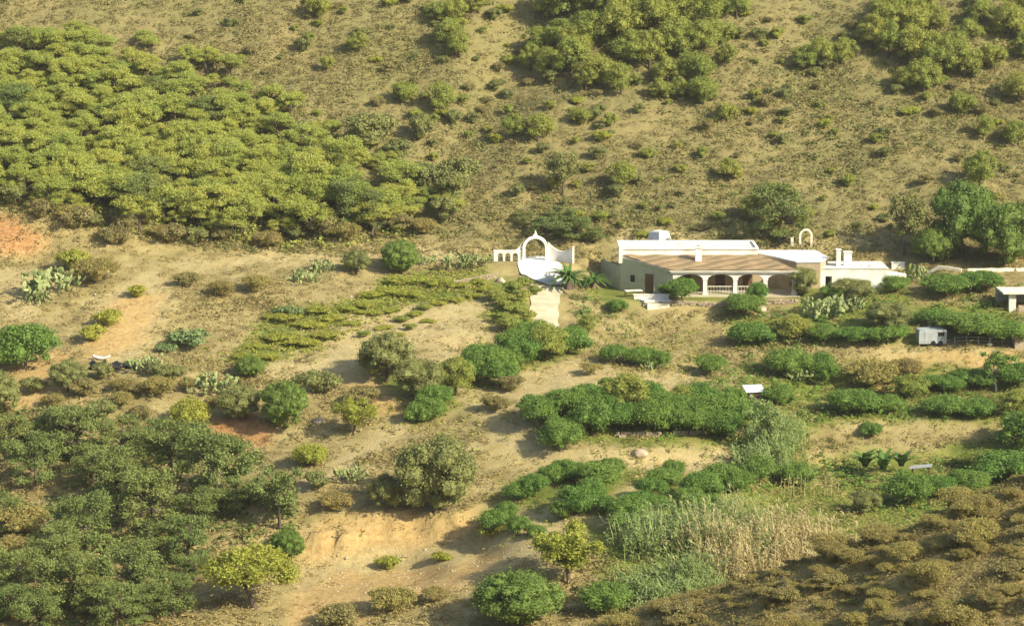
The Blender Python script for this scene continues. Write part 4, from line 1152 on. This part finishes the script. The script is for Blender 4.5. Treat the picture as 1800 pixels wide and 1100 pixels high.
single = [(1075,692,64,'single dark fruit tree at the top of the orchard block'),(1226,716,84,'dark fruit tree left of the white sheet roof'),(1286,712,70,'fruit tree just left under the white sheet roof'),(1370,712,66,'fruit tree right of the white sheet roof'),
 (1085,548,52,'dark green shrub tree on the bank under the paved step'),(1035,586,52,'green shrub tree on the stony bank right of the drive'),(1080,640,66,'dark fruit tree at the left of the group under the dry bank'),(1128,644,72,'dark fruit tree in the middle of the group under the dry bank'),(1160,648,56,'dark fruit tree at the right of the group under the dry bank'),
 (1200,532,74,'bright green tree hiding the left arches of the veranda'),(1178,522,52,'green shrub tree at the corner of the shaded wall'),(1308,556,88,'dark green tree in front of the veranda rail'),(1330,532,46,'lighter green bush tree before the third arch'),
 (1412,518,60,'olive-green tree between the veranda and the outbuilding'),(1500,530,84,'dark green tree before the white outbuilding'),(1466,528,60,'green tree at the pillar of the outbuilding'),(1572,514,62,'dark tree at the right end of the outbuilding'),
 (1322,606,100,'dark fruit tree at the left end of the row below the terrace'),(1388,598,96,'second dark fruit tree of the row below the terrace'),(1446,602,76,'third dark fruit tree of the row below the terrace'),(1500,604,80,'fourth tree of the row below the terrace, left of the caravan'),(1560,606,92,'dark tree immediately left of the caravan'),
 (1665,520,112,'broad green tree above the vegetable strip'),(1722,512,92,'green tree left of the open shelter'),(1700,596,124,'broad green tree behind the rail fence'),(1768,602,100,'green tree behind the tan hut'),(1640,572,72,'dark tree directly behind the caravan'),(1560,580,100,'dark shaded tree in the middle of the garden'),
 (1386,660,112,'green fruit tree below the left end of the terrace bank'),(1440,672,84,'dark fruit tree beside the brown bush on the bank'),(1250,660,70,'small fruit tree on the grass right of the dry slope'),
 (1655,690,92,'green fruit tree in the upper right orchard row, left end'),(1708,684,96,'green fruit tree in the middle of the upper right orchard row'),(1792,680,90,'green fruit tree at the right edge of the upper right orchard row'),
 (1602,700,80,'green fruit tree below the terrace bank beside the caravan'),(1660,730,92,'fruit tree at the left of the lower right orchard row'),(1720,732,96,'fruit tree in the middle of the lower right orchard row'),(1786,736,90,'fruit tree at the right edge of the lower right orchard row'),
 (1500,728,104,'low dark fruit tree left of the lower right orchard row'),(1560,724,76,'small fruit tree between the low dark one and the right orchard rows'),
 (1400,856,84,'fruit tree behind the pale stalks'),(1336,848,84,'dark fruit tree left of the pale stalks'),(1596,890,112,'round green tree right of the grassy clearing'),(1650,876,90,'green tree behind the brown knoll'),(1702,866,96,'dark tree under the big trees at the right'),
 (1768,846,150,'big dark green tree at the right edge above the brown knoll'),(1810,800,140,'big tree cut by the right edge below the dry terrace'),(1720,826,90,'dark tree casting shade left of the big right-hand tree'),(1532,768,60,'dark bush on the dry terrace at the right'),(1520,900,60,'low green bush at the edge of the clearing')]
LOW = {1500: .66, 1466: .7, 1202: 1.25, 1200: 1.15, 1560: .6, 1388: .62, 1446: .62, 1322: .7, 1665: .55, 1722: .6, 1700: .55, 1768: .62, 1640: .7, 1660: .62, 1720: .62, 1786: .65, 1655: .66, 1708: .62, 1792: .66, 1602: .66, 1330: 1.4, 1412: 1.05, 1308: .72}
for px, py, w, lab in single: T('garden_tree', px, py, w * random.uniform(.85, 1.05), ORCH * 3 + GREENS[:2] + OLIVES[:1], lab, 'tree', hs=LOW.get(px, .85))
T('pale_stem_tree', 1751, 690, 74, [make_open(300, M_DARK, 1.15, 22, 2200, .034, M_BARK_P)], 'slender tree with white painted stem in the upper right orchard row', 'tree')
T('willow_tree', 1345, 806, 84, [make_open(301, M_CANE, 1.15, 34, 3600, .026, M_BARK)], 'feathery pale green tree right of the orchard block', 'tree', hs=1.1)
# ---- special plants
def spiky(name, px, py, w, mesh, label, cat, hs=1):
    p_ = P(px, py); o = obj(name, mesh); s = w * mpp(p_.y)
    o.location = p_ - Vector((0, 0, .05)); o.scale = (s, s, s * hs); o.rotation_euler = (0, 0, random.uniform(0, 6))
    return tag(o, label, cat)
pe = empty('palm', P(1000, 508), 0, 'low palm with arching fronds beside the apron of the gate', 'palm', None, (118 * mpp(240), 118 * mpp(240), 66 * mpp(240)))
obj('fronds', PALM, None, pe).location = (0, 0, .04)
MB().tube([(0, 0, -.05), (.01, 0, .15), (0, .01, .33)], [.09, .075, .06], 9).build('stem', M_BARK, pe)
p3 = empty('palm', P(1042, 506), 0, 'smaller palm between the gate palm and the shaded wall', 'palm', None, (84 * mpp(239), 84 * mpp(239), 46 * mpp(239)))
obj('fronds', PALM, None, p3).rotation_euler = (0, 0, 2)
MB().tube([(0, 0, -.05), (.0, 0, .3)], [.08, .06], 9).build('stem', M_BARK, p3)
for (px, py, w, lab) in [(1520,836,86,'banana plant with long leaves at the left of the banana clump'),(1552,842,92,'banana plant in the middle of the banana clump'),(1584,834,80,'banana plant at the right of the banana clump')]:
    spiky('banana_plant', px, py, w, BANANA[px % 2], lab, 'banana plant', 1.15)
for k, (px, py, w, lab) in enumerate([(800,470,62,'pale prickly pear clump along the road left of the gate'),(845,466,48,'prickly pear against the wall left of the gate'),(752,466,40,'small prickly pear clump right of the round dark roadside tree'),(98,516,110,'large pale prickly pear on the far left slope'),
  (60,534,60,'small prickly pear at the left of the large pale one'),(372,692,84,'yellowish prickly pear above the yellow-green round tree'),(258,650,64,'prickly pear beside the black sheet'),(620,842,60,'pale prickly pear left of the big olive'),
  (1448,556,90,'big pale-speckled prickly pear below the outbuilding'),(1488,546,64,'prickly pear right of the big speckled one'),(1610,492,72,'tall prickly pear at the end of the outbuilding'),(1396,668,60,'prickly pear among the fruit trees under the terrace bank'),(570,478,54,'prickly pear on the road verge at mid left'),
  (540,498,60,'prickly pear below the road verge at mid left'),(1150,652,40,'prickly pear at the foot of the dry bank'),(1646,580,46,'white-speckled prickly pear behind the caravan')]):
    o = B('prickly_pear', px, py, w, CACTI, lab, 'cactus', hs=1.1); o.location.z += .04 * o.scale.x
for (px, py, w, lab) in [(335,606,112,'blue-green agave thicket on the terrace edge at the left'),(505,556,66,'dark blue-green agave patch above the light green terrace'),(290,618,60,'blue-green agaves at the left end of the thicket')]:
    B('agave_clump', px, py, w, S_AGAVE + BANANA[:0], lab, 'agave', hs=.75)
# light green terrace plants
lime = [(500,566,70),(545,574,76),(580,566,60),(490,596,70),(535,604,80),(575,596,60),(450,612,60),(425,632,60),(470,632,50),(560,548,56),(610,548,54)]
for px, py, w in lime: B('vine_bush', px, py, w, S_LIME, 'yellow-green low bush on the terrace at mid left', 'bush', 'low bushes of the light green terrace', hs=.48)
verge = [(700,500,60),(735,498,66),(770,502,60),(805,504,56),(680,516,56),(720,520,60),(650,524,54),(840,500,44),(640,540,50),(856,512,50)]
for px, py, w in verge: B('verge_bush', px, py, w, S_LIME, 'yellow-green low bush on the verge below the road left of the gate', 'bush', 'low bushes below the road', hs=.5)
strip = [(900,520,54),(915,540,58),(905,560,62),(925,575,56),(890,545,52),(930,595,54),(870,530,50),(895,585,60),(880,570,44),(920,505,44),(940,520,34)]
for px, py, w in strip: B('drive_bush', px, py, w, S_GREEN, 'green bush on the strip along the left side of the drive', 'bush', 'bushes beside the drive', hs=.8)
rowp = [(618,572,40),(632,552,36),(660,556,36),(690,548,36),(640,592,34),(676,578,40),(706,566,36),(730,556,38),(700,590,30),(660,604,30),(720,580,34),(746,545,36),(770,538,34),(752,566,30),(690,606,26),(800,532,34),(830,524,34)]
for px, py, w in rowp: B('vine_plant', px, py, w, S_GREEN + S_LIME, 'small low plant in the sparse rows on the bare terrace below the road', 'plant', 'sparse rows on the bare terrace', hs=.55)
yel = [(192,572,66,'yellow-green bush on the ochre slope at the left'),(166,600,62,'lower yellow-green bush on the ochre slope at the left'),(242,524,44,'small yellow-green bush in the middle of the ochre slope'),(128,476,76,'bright green bush beside the red cutting'),
 (685,1000,50,'small yellow-green shrub on the bare dirt below the orange bank'),(775,986,44,'yellow-green weed clump right on the bare dirt'),(860,944,50,'yellow-green weeds at the left foot of the orchard')]
for px, py, w, lab in yel: B('yellow_bush', px, py, w, S_LIME, lab, hs=1.0)
brn = [(130,405,90,'grey-brown bush beside the top of the red cutting'),(200,430,80,'grey-brown bush right of the red cutting'),(300,430,80,'grey-green bush under the foot of the wood'),(170,500,100,'brown dry bush mound left on the road slope'),(390,520,70,'brown dry bush on the slope below the road'),
 (450,515,80,'brown-green dry bush right of the other one below the road'),(330,505,60,'dry bush on the upper ochre slope'),(690,1075,110,'brown bush on the dirt at the bottom edge'),(600,1100,100,'dry bush cut by the bottom edge'),(765,1060,60,'small brown bush on the dirt at the bottom'),(560,690,90,'dry brown bush on the slope left of the grey-green olive'),
 (640,720,80,'dry brown bush below the grey-green olive'),(1530,682,120,'large brown shaded bush on the terrace bank'),(1590,670,80,'brown bush right of the large shaded one on the bank'),(40,940,130,'big brown-green bush at the left edge of the grove'),(20,980,90,'brown bush lower at the left edge of the grove'),
 (60,770,90,'grey-brown bush above the valley grove'),(280,700,70,'dark brown bush above the yellow-green round tree'),(220,690,60,'brown bush under the black sheet'),(590,900,90,'dry brown bush left above the orange bank'),(560,860,70,'pale dry bush at the end of the dirt path'),(300,950,90,'brown bush in the shade of the valley grove'),
 (900,690,60,'grey-green low bush on the bare slope above the orchard block'),(870,720,66,'low dry bush at the left end of the orchard block'),(1040,660,44,'dry brown bush on the bare slope under the drive')]
for px, py, w, lab in brn: B('dry_bush', px, py, w, S_BROWN if 'brown' in lab and 'grey' not in lab else S_DRY + S_OLIVE[:1], lab, hs=.9)
slope = [(60,690,60),(95,715,56),(150,700,64),(180,668,52),(215,715,60),(255,690,50),(300,668,56),(330,690,44),(250,735,56),(180,740,64),(110,745,60),(30,760,60),(275,665,44),(380,715,44)]
for k, (px, py, w) in enumerate(slope):
    nm = ('grey-green', 'brown', 'straw-coloured')[k % 3]; at_ = 'left' if px < 150 else ('middle' if px < 252 else 'right')
    B('slope_bush', px, py, w, (S_OLIVE, S_BROWN, S_DRY)[k % 3], nm + ' low bush on the slope above the valley grove, ' + at_ + ' side', 'bush', nm + ' bushes above the valley grove, ' + at_, hs=.95)
# shrubs scattered over the back hill
used = []
kinds = [(S_GREEN, 'green_shrub', 'small green shrub among the dry tufts of the back hill', 'green shrubs of the back hill'), (S_OLIVE, 'olive_shrub', 'small grey-green shrub among the dry tufts of the back hill', 'grey-green shrubs of the back hill'), (S_DRY, 'dry_shrub', 'dry tan shrub on the back hill', 'dry shrubs of the back hill'), (S_LIME, 'yellow_shrub', 'yellow-green shrub among the dry tufts of the back hill', 'yellow-green shrubs of the back hill')]
cnt = 0
while cnt < 270:
    px, py = random.uniform(330, 1800), random.uniform(6, 425)
    if in_poly(np.array([px]), np.array([py - 12]), WOOD)[0]: continue
    lo_ = fbm(np.array([px * .006]), np.array([py * .01]), 77, 2)[0]
    if random.random() > .55 + 2.2 * lo_: continue
    if any(abs(px - a) / 30 + abs(py - b_) / 14 < 1 for a, b_ in used): continue
    used.append((px, py)); cnt += 1
    ms, nm, lab, gr = kinds[random.choices((0, 1, 2, 3), (.30, .28, .27, .15))[0]]
    zone = ('upper ' if py < 140 else ('middle ' if py < 280 else 'lower ')) + ('left' if px < 800 else ('centre' if px < 1300 else 'right'))
    lab = lab + ', ' + zone + ' part'; gr = gr + ', ' + zone
    B(nm, px, py, random.uniform(16, 38), ms, lab, 'shrub', gr, hs=random.uniform(.8, 1.2))
# shrubs of the knoll in front
kn_pts = []
tries = 0
while len(kn_pts) < 240 and tries < 12000:
    tries += 1
    x, y = random.uniform(2, 36), random.uniform(104, 130)
    if float(knoll(np.array(x), np.array(y)) - ground(x, y)) < -.9: continue
    px, py = to_px(x, y, float(ground(x, y)))
    if not (1080 < px < 1840 and 830 < py < 1160): continue
    if any((x - a) ** 2 + (y - b_) ** 2 < .16 for a, b_ in kn_pts): continue
    kn_pts.append((x, y))
for x, y in kn_pts:
    r_ = random.random()
    ms, lab, gr = (S_BROWN, 'brown-green heathy shrub on the knoll in the lower right foreground', 'brown shrubs of the knoll') if r_ < .86 else ((S_DRY, 'straw-coloured shrub on the knoll in the lower right foreground', 'straw shrubs of the knoll') if r_ < .95 else (S_OLIVE, 'olive-green shrub on the knoll in the lower right foreground', 'green shrubs of the knoll'))
    qx, qy = to_px(x, y, float(ground(x, y)))
    side = 'left tip' if qx < 1330 else ('middle' if qx < 1580 else 'right part')
    crest = 'just under its crest' if y > 121 else ('half way down' if y > 114 else 'low by the bottom edge')
    lab = lab.replace('on the knoll in the lower right foreground', 'on the ' + side + ' of the foreground knoll, ' + crest); gr = gr + ', ' + side + ', ' + crest
    B('knoll_shrub', 0, 0, random.choice((.6, .7, .8, 1.0, 1.2, 1.5, 2.4)) * random.uniform(.85, 1.15), ms, lab, 'shrub', gr, hs=random.uniform(.5, .9), pos=(x, y, float(ground(x, y))))
# dry stalks standing in the clearing
stk = [pymesh('stalk', *(lambda mb: (mb.v, mb.f))(MB().tube([(0, 0, -.1), (.03 * k, 0, .5), (.08 * k - .05, .03, 1.0)], [.028, .022, .012], 5).box(-.02 + .04 * k, .22, -.01, .01, .55, .60).box(-.2, .0, -.01, .01, .75, .79)), M_CANE_D) for k in range(3)]
for k in range(18):
    px = 1372 + k * 5.9; p_ = P(px, 872 + 5 * math.sin(k * 2.1))
    o = obj('dry_stalk', stk[k % 3]); o.location = p_; s = random.uniform(1.2, 1.9); o.scale = (s, s, s); o.rotation_euler = (0, 0, random.uniform(0, 6))
    tag(o, 'pale dry maize stalk in the row at the edge of the clearing', 'stalk', 'row of dry stalks')

# ------------------------------------------------------------------ uncountable cover: tufts, grass, cane
def tufts(name, label, cat, pts_, sizes, mat, nleaf=12, tall=.6, spread=.5, leafsize=.34, aspect=.6, upright=.3):
    g = np.random.default_rng(len(pts_))
    n_ = len(pts_)
    d = g.normal(size=(n_, nleaf, 3)); d[..., 2] = np.abs(d[..., 2]) * .9 + .05
    d = unit(d)
    s = sizes[:, None, None]
    c = pts_[:, None] + d * s * np.array((spread, spread, tall)) * g.uniform(.55, 1, (n_, nleaf, 1))
    nr = unit(d * (1 - upright) * .6 + np.array((0, 0, .75)) + unit(g.normal(size=d.shape)) * .5)
    v = leaves(c.reshape(-1, 3), nr.reshape(-1, 3), (s * leafsize * np.ones((n_, nleaf, 1))).ravel(), g, aspect)
    t = np.clip(g.uniform(0, .7, (n_, 1)) + g.uniform(0, .3, (n_, nleaf)), 0, 1).ravel()
    o = obj(name, npmesh(name, v, 4, t, mat))
    return tag(o, label, cat, kind='stuff')
def scatter(n_, x0, x1, y0, y1, dens):
    g = np.random.default_rng(n_)
    x = g.uniform(x0, x1, n_); y = g.uniform(y0, y1, n_)
    z = ground(x, y)
    px, py = to_px(x, y, z)
    ok = (px > -80) & (px < 1880) & (py > -40) & (py < 1150)
    keep = ok & (g.random(n_) < dens(x, y, px, py))
    return np.stack([x[keep], y[keep], z[keep]], -1), g
def gattr(arr, x, y):
    ix = np.clip(np.searchsorted(gx, x), 0, len(gx) - 1); iy = np.clip(np.searchsorted(gy, y), 0, len(gy) - 1)
    return arr[iy, ix]
def clear(x, y):       # keep buildings, drive and gate free
    return ~(((x > 9) & (x < 34) & (y > 233) & (y < 248)) | ((x > 31) & (x < 43) & (y > 238) & (y < 245)) | ((x > -2.5) & (x < 6.5) & (y > 236) & (y < 247)) | ((x > 1.5) & (x < 6) & (y > 218) & (y < 240)))
hill_d = lambda x, y, px, py: clear(x, y) * np.clip(.62 + 2.0 * fbm(x * .09, y * .09, 61, 3), .32, 1)
pts_, g = scatter(60000, -78, 78, 247, 306, hill_d)
tufts('hill_tufts', 'low dry tufts covering the back hill', 'scrub', pts_, g.uniform(.35, 1.15, len(pts_)), M_SCRUB, 14, .42, .65, .30, .55)
THICK = [(540,230),(700,200),(900,240),(1000,300),(900,360),(860,420),(700,420),(560,410),(740,360),(600,290)]
pts_, g = scatter(26000, -78, 78, 246, 306, lambda x, y, px, py: clear(x, y) * np.clip(.10 + 2.4 * fbm(x * .07, y * .07, 91, 3) + .5 * in_poly(px, py, THICK), 0, 1))
tufts('green_tufts', 'low green undergrowth between the dry tufts of the hill', 'scrub', pts_, g.uniform(.4, 1.3, len(pts_)), M_OLIVE, 13, .5, .65, .32, .7)
pts_, g = scatter(24000, -78, 78, 244, 306, lambda x, y, px, py: clear(x, y) * np.clip(.1 + 2.2 * fbm(x * .12, y * .12, 131, 3), 0, 1))
tufts('straw_tufts', 'pale straw clumps on the back hill', 'grass', pts_, g.uniform(.3, .9, len(pts_)), M_DRY, 11, .5, .65, .32, .5, .5)
low_d = lambda x, y, px, py: clear(x, y) * np.clip(1 - .55 * gattr(m_soil, x, y) - .6 * gattr(m_track, x, y) - .7 * gattr(m_or, x, y) - .5 * gattr(m_gr, x, y), .02, 1) * (gattr(KN, x, y) < .3) * np.clip(.62 + 1.8 * fbm(x * .13, y * .13, 71, 3), .25, 1)
pts_, g = scatter(50000, -62, 62, 158, 250, low_d)
tufts('dry_grass', 'dry straw grass covering the lower slopes', 'grass', pts_, g.uniform(.3, .95, len(pts_)), M_DRY, 11, .55, .65, .32, .5, .5)
pts_, g = scatter(42000, -62, 62, 158, 250, lambda x, y, px, py: low_d(x, y, px, py) * np.clip(.15 + 2.5 * fbm(x * .16, y * .16, 171, 3), 0, 1))
tufts('low_scrub', 'low brown-green scrub on the lower slopes', 'scrub', pts_, g.uniform(.4, 1.3, len(pts_)), M_SCRUB, 13, .5, .65, .30, .6)
pts_, g = scatter(42000, -62, 62, 158, 250, lambda x, y, px, py: clear(x, y) * np.maximum(gattr(m_gr, x, y), .35 * (px > 1020) * (py > 520)) * (gattr(m_track, x, y) < .4) * (gattr(KN, x, y) < .3) * np.clip(.55 + 2 * fbm(x * .2, y * .2, 19, 2), 0, 1))
tufts('green_grass', 'green weeds and grass growing between the garden trees', 'grass', pts_, g.uniform(.2, .6, len(pts_)), M_GRASS, 10, .7, .7, .45, .6, .4)
pts_, g = scatter(24000, 0, 40, 102, 134, lambda x, y, px, py: (gattr(KN, x, y) > .4) * .8)
tufts('knoll_heath', 'low brown heath between the shrubs of the foreground knoll', 'scrub', pts_, g.uniform(.2, .65, len(pts_)), M_BROWN, 13, .7, .65, .28, .5)

GROVE = [(-60,700),(120,730),(300,760),(460,800),(520,900),(520,960),(400,960),(330,1010),(230,1110),(-60,1110)]
pts_, g = scatter(12000, -60, -10, 155, 220, lambda x, y, px, py: in_poly(px, py, GROVE) * np.clip(.35 + 2 * fbm(x * .15, y * .15, 44, 2), 0, .7))
tufts('grove_undergrowth', 'olive-green undergrowth beneath the pines of the valley grove', 'undergrowth', pts_, g.uniform(.5, 1.3, len(pts_)), M_PINE_D, 14, .8, .6, .34, .9)
pts_, g = scatter(9000, -80, 0, 244, 300, lambda x, y, px, py: np.maximum(in_poly(px, py - 8, WOOD) * .8, in_poly(px, py - 34, WOOD) * .5))
tufts('wood_undergrowth', 'yellow-green undergrowth beneath the pines of the hillside wood', 'undergrowth', pts_, g.uniform(.5, 1.4, len(pts_)), M_PINE, 12, .9, .6, .36, .9)
pts_, g = scatter(15000, -62, 62, 150, 250, lambda x, y, px, py: clear(x, y) * (gattr(KN, x, y) < .3) * (in_poly(px, py, [(1280,540),(1800,500),(1800,592),(1670,592),(1660,578),(1600,578),(1600,600),(1300,615)]) | in_poly(px, py, [(1240,625),(1480,630),(1520,690),(1800,645),(1800,735),(1480,742),(1260,720)]) | in_poly(px, py, [(960,520),(1110,520),(1120,600),(1000,560)]) | in_poly(px, py, [(1280,800),(1500,800),(1520,860),(1240,870)]) | in_poly(px, py, [(930,710),(1300,715),(1300,770),(960,780)]) | in_poly(px, py, [(1500,850),(1800,780),(1800,870),(1560,920)])) * .7)
tufts('garden_undergrowth', 'green undergrowth filling the garden between the dark fruit trees', 'undergrowth', pts_, g.uniform(.4, 1.1, len(pts_)), M_DARK, 12, .8, .65, .36, .9)
pts_, g = scatter(18000, -62, 24, 178, 246, lambda x, y, px, py: clear(x, y) * np.maximum(in_poly(px, py, [(380,650),(440,590),(490,530),(620,525),(690,475),(870,465),(930,520),(950,600),(880,660),(840,600),(860,540),(740,530),(600,600),(520,640)]) * .6, in_poly(px, py, [(240,650),(420,590),(600,560),(560,680),(400,680)]) * .2 + in_poly(px, py, [(1000,600),(1240,590),(1260,660),(1100,660)]) * .25 + in_poly(px, py, [(560,700),(900,640),(900,800),(860,900),(700,780)]) * .16))
tufts('lime_groundcover', 'yellow-green weeds covering the terrace edges below the road', 'grass', pts_, g.uniform(.3, .8, len(pts_)), M_LIME, 10, .6, .7, .42, .8)
# loose stones on bare ground
g = np.random.default_rng(5)
pts_, g = scatter(14000, -62, 62, 158, 246, lambda x, y, px, py: clear(x, y) * (gattr(KN, x, y) < .3) * np.clip(.12 + .5 * gattr(m_or, x, y) + .3 * gattr(m_soil, x, y), 0, 1))
oc = np.array([(1, 0, 0), (0, 1, 0), (-1, 0, 0), (0, -1, 0), (0, 0, .8), (0, 0, -.8)], float)
tri = np.array([(0, 1, 4), (1, 2, 4), (2, 3, 4), (3, 0, 4)])
sz_ = g.uniform(.04, .14, (len(pts_), 1, 1)) * np.where(g.random((len(pts_), 1, 1)) < .04, 1.8, 1)
vv = pts_[:, None] + oc[None] * sz_ * g.uniform(.6, 1.3, (len(pts_), 6, 3))
o = obj('loose_stones', npmesh('loose_stones', vv[:, tri].reshape(-1, 3), 3, None, M_STONE))
tag(o, 'loose stones scattered over the bare ground', 'stones', kind='stuff')
def canes(name, label, polys, n_, mat, hmin, hmax, lean):
    g = np.random.default_rng(n_)
    v, t = [], []
    pl = []
    while len(pl) < n_:
        k = g.integers(len(polys)); xs = [q[0] for q in polys[k]]; ys = [q[1] for q in polys[k]]
        px, py = g.uniform(min(xs), max(xs)), g.uniform(min(ys), max(ys))
        if in_poly(np.array([px]), np.array([py]), polys[k])[0]: pl.append((px, py))
    pl = [(px + g.normal() * 16, py + g.normal() * 9) for px, py in pl]
    base = np.array([tuple(P(px, py, 140)) for px, py in pl])
    for b_ in base:
        h = g.uniform(hmin, hmax) * (.65 + .9 * float(vnoise(b_[0] * .45, b_[1] * .45, 12))); a = 6.28 * float(vnoise(b_[0] * .6, b_[1] * .6, 14)) * 2 + g.normal() * .7
        dr = np.array((math.cos(a), math.sin(a), 0)) * g.uniform(.1, lean)
        sd = np.array((-math.sin(a), math.cos(a), 0)); tt = g.random()
        p0 = b_ - np.array((0, 0, .1)); p1 = b_ + np.array((0, 0, h * .55)) + dr * h * .3; p2 = b_ + np.array((0, 0, h)) + dr * h
        w = .035
        v += [p0 - sd * w, p0 + sd * w, p1 + sd * w, p1 - sd * w, p1 - sd * w, p1 + sd * w, p2 + sd * .01, p2 - sd * .01]; t += [tt, tt]
        for _ in range(6):
            q_ = g.uniform(.25, 1); c = p0 + (p1 - p0) * min(1, q_ / .55) if q_ < .55 else p1 + (p2 - p1) * (q_ - .55) / .45
            a2 = g.uniform(0, 6.28); d2 = np.array((math.cos(a2), math.sin(a2), g.uniform(.1, .9))); d2 /= np.linalg.norm(d2)
            s2 = np.array((-math.sin(a2), math.cos(a2), 0)) * .05; L = g.uniform(.4, .75)
            m1 = c + d2 * L * .55; e_ = c + d2 * L - np.array((0, 0, .16))
            v += [c - s2 * .5, c + s2 * .5, m1 + s2, m1 - s2, m1 - s2, m1 + s2, e_ + s2 * .1, e_ - s2 * .1]; t += [min(1, tt * .6 + .4 * g.random())] * 2
    o = obj(name, npmesh(name, np.array(v), 4, np.array(t), mat))
    return tag(o, label, 'reeds', kind='stuff')
canes('green_cane', 'tall green cane bed in front of the orchard rows', [[(1090,945),(1140,920),(1330,925),(1360,985),(1250,1000),(1110,985)],[(1090,1060),(1110,1030),(1240,1020),(1260,1050),(1160,1085)],[(1300,830),(1330,780),(1400,770),(1370,830)]], 2700, M_CANE, .9, 2.2, .45)
canes('dry_cane', 'straw-coloured dry cane beside the green cane bed', [[(1240,1000),(1260,930),(1440,940),(1490,965),(1420,1010),(1320,1050)],[(1180,980),(1300,960),(1330,1010),(1260,1040)],[(1280,985),(1300,945),(1440,945),(1480,965),(1400,1010)]], 850, M_CANE_D, 1.0, 2.7, .5)

# ------------------------------------------------------------------ the warm haze over the valley
hm = bpy.data.materials.new('valley_haze'); hm.use_nodes = True
hn = hm.node_tree.nodes; hn.remove(hn['Principled BSDF'])
pv = hn.new('ShaderNodeVolumePrincipled')
pv.inputs['Color'].default_value = (.96, .93, .82, 1); pv.inputs['Density'].default_value = .00017; pv.inputs['Anisotropy'].default_value = .3
hm.node_tree.links.new(pv.outputs[0], hn['Material Output'].inputs['Volume'])
zt = float(GZ.max()) + 12
hz_ = MB().box(-405, 405, -55, 690, float(GZ.min()) - 1, zt).build('haze', hm)
tag(hz_, 'thin pale haze in the valley air', 'haze', kind='stuff')
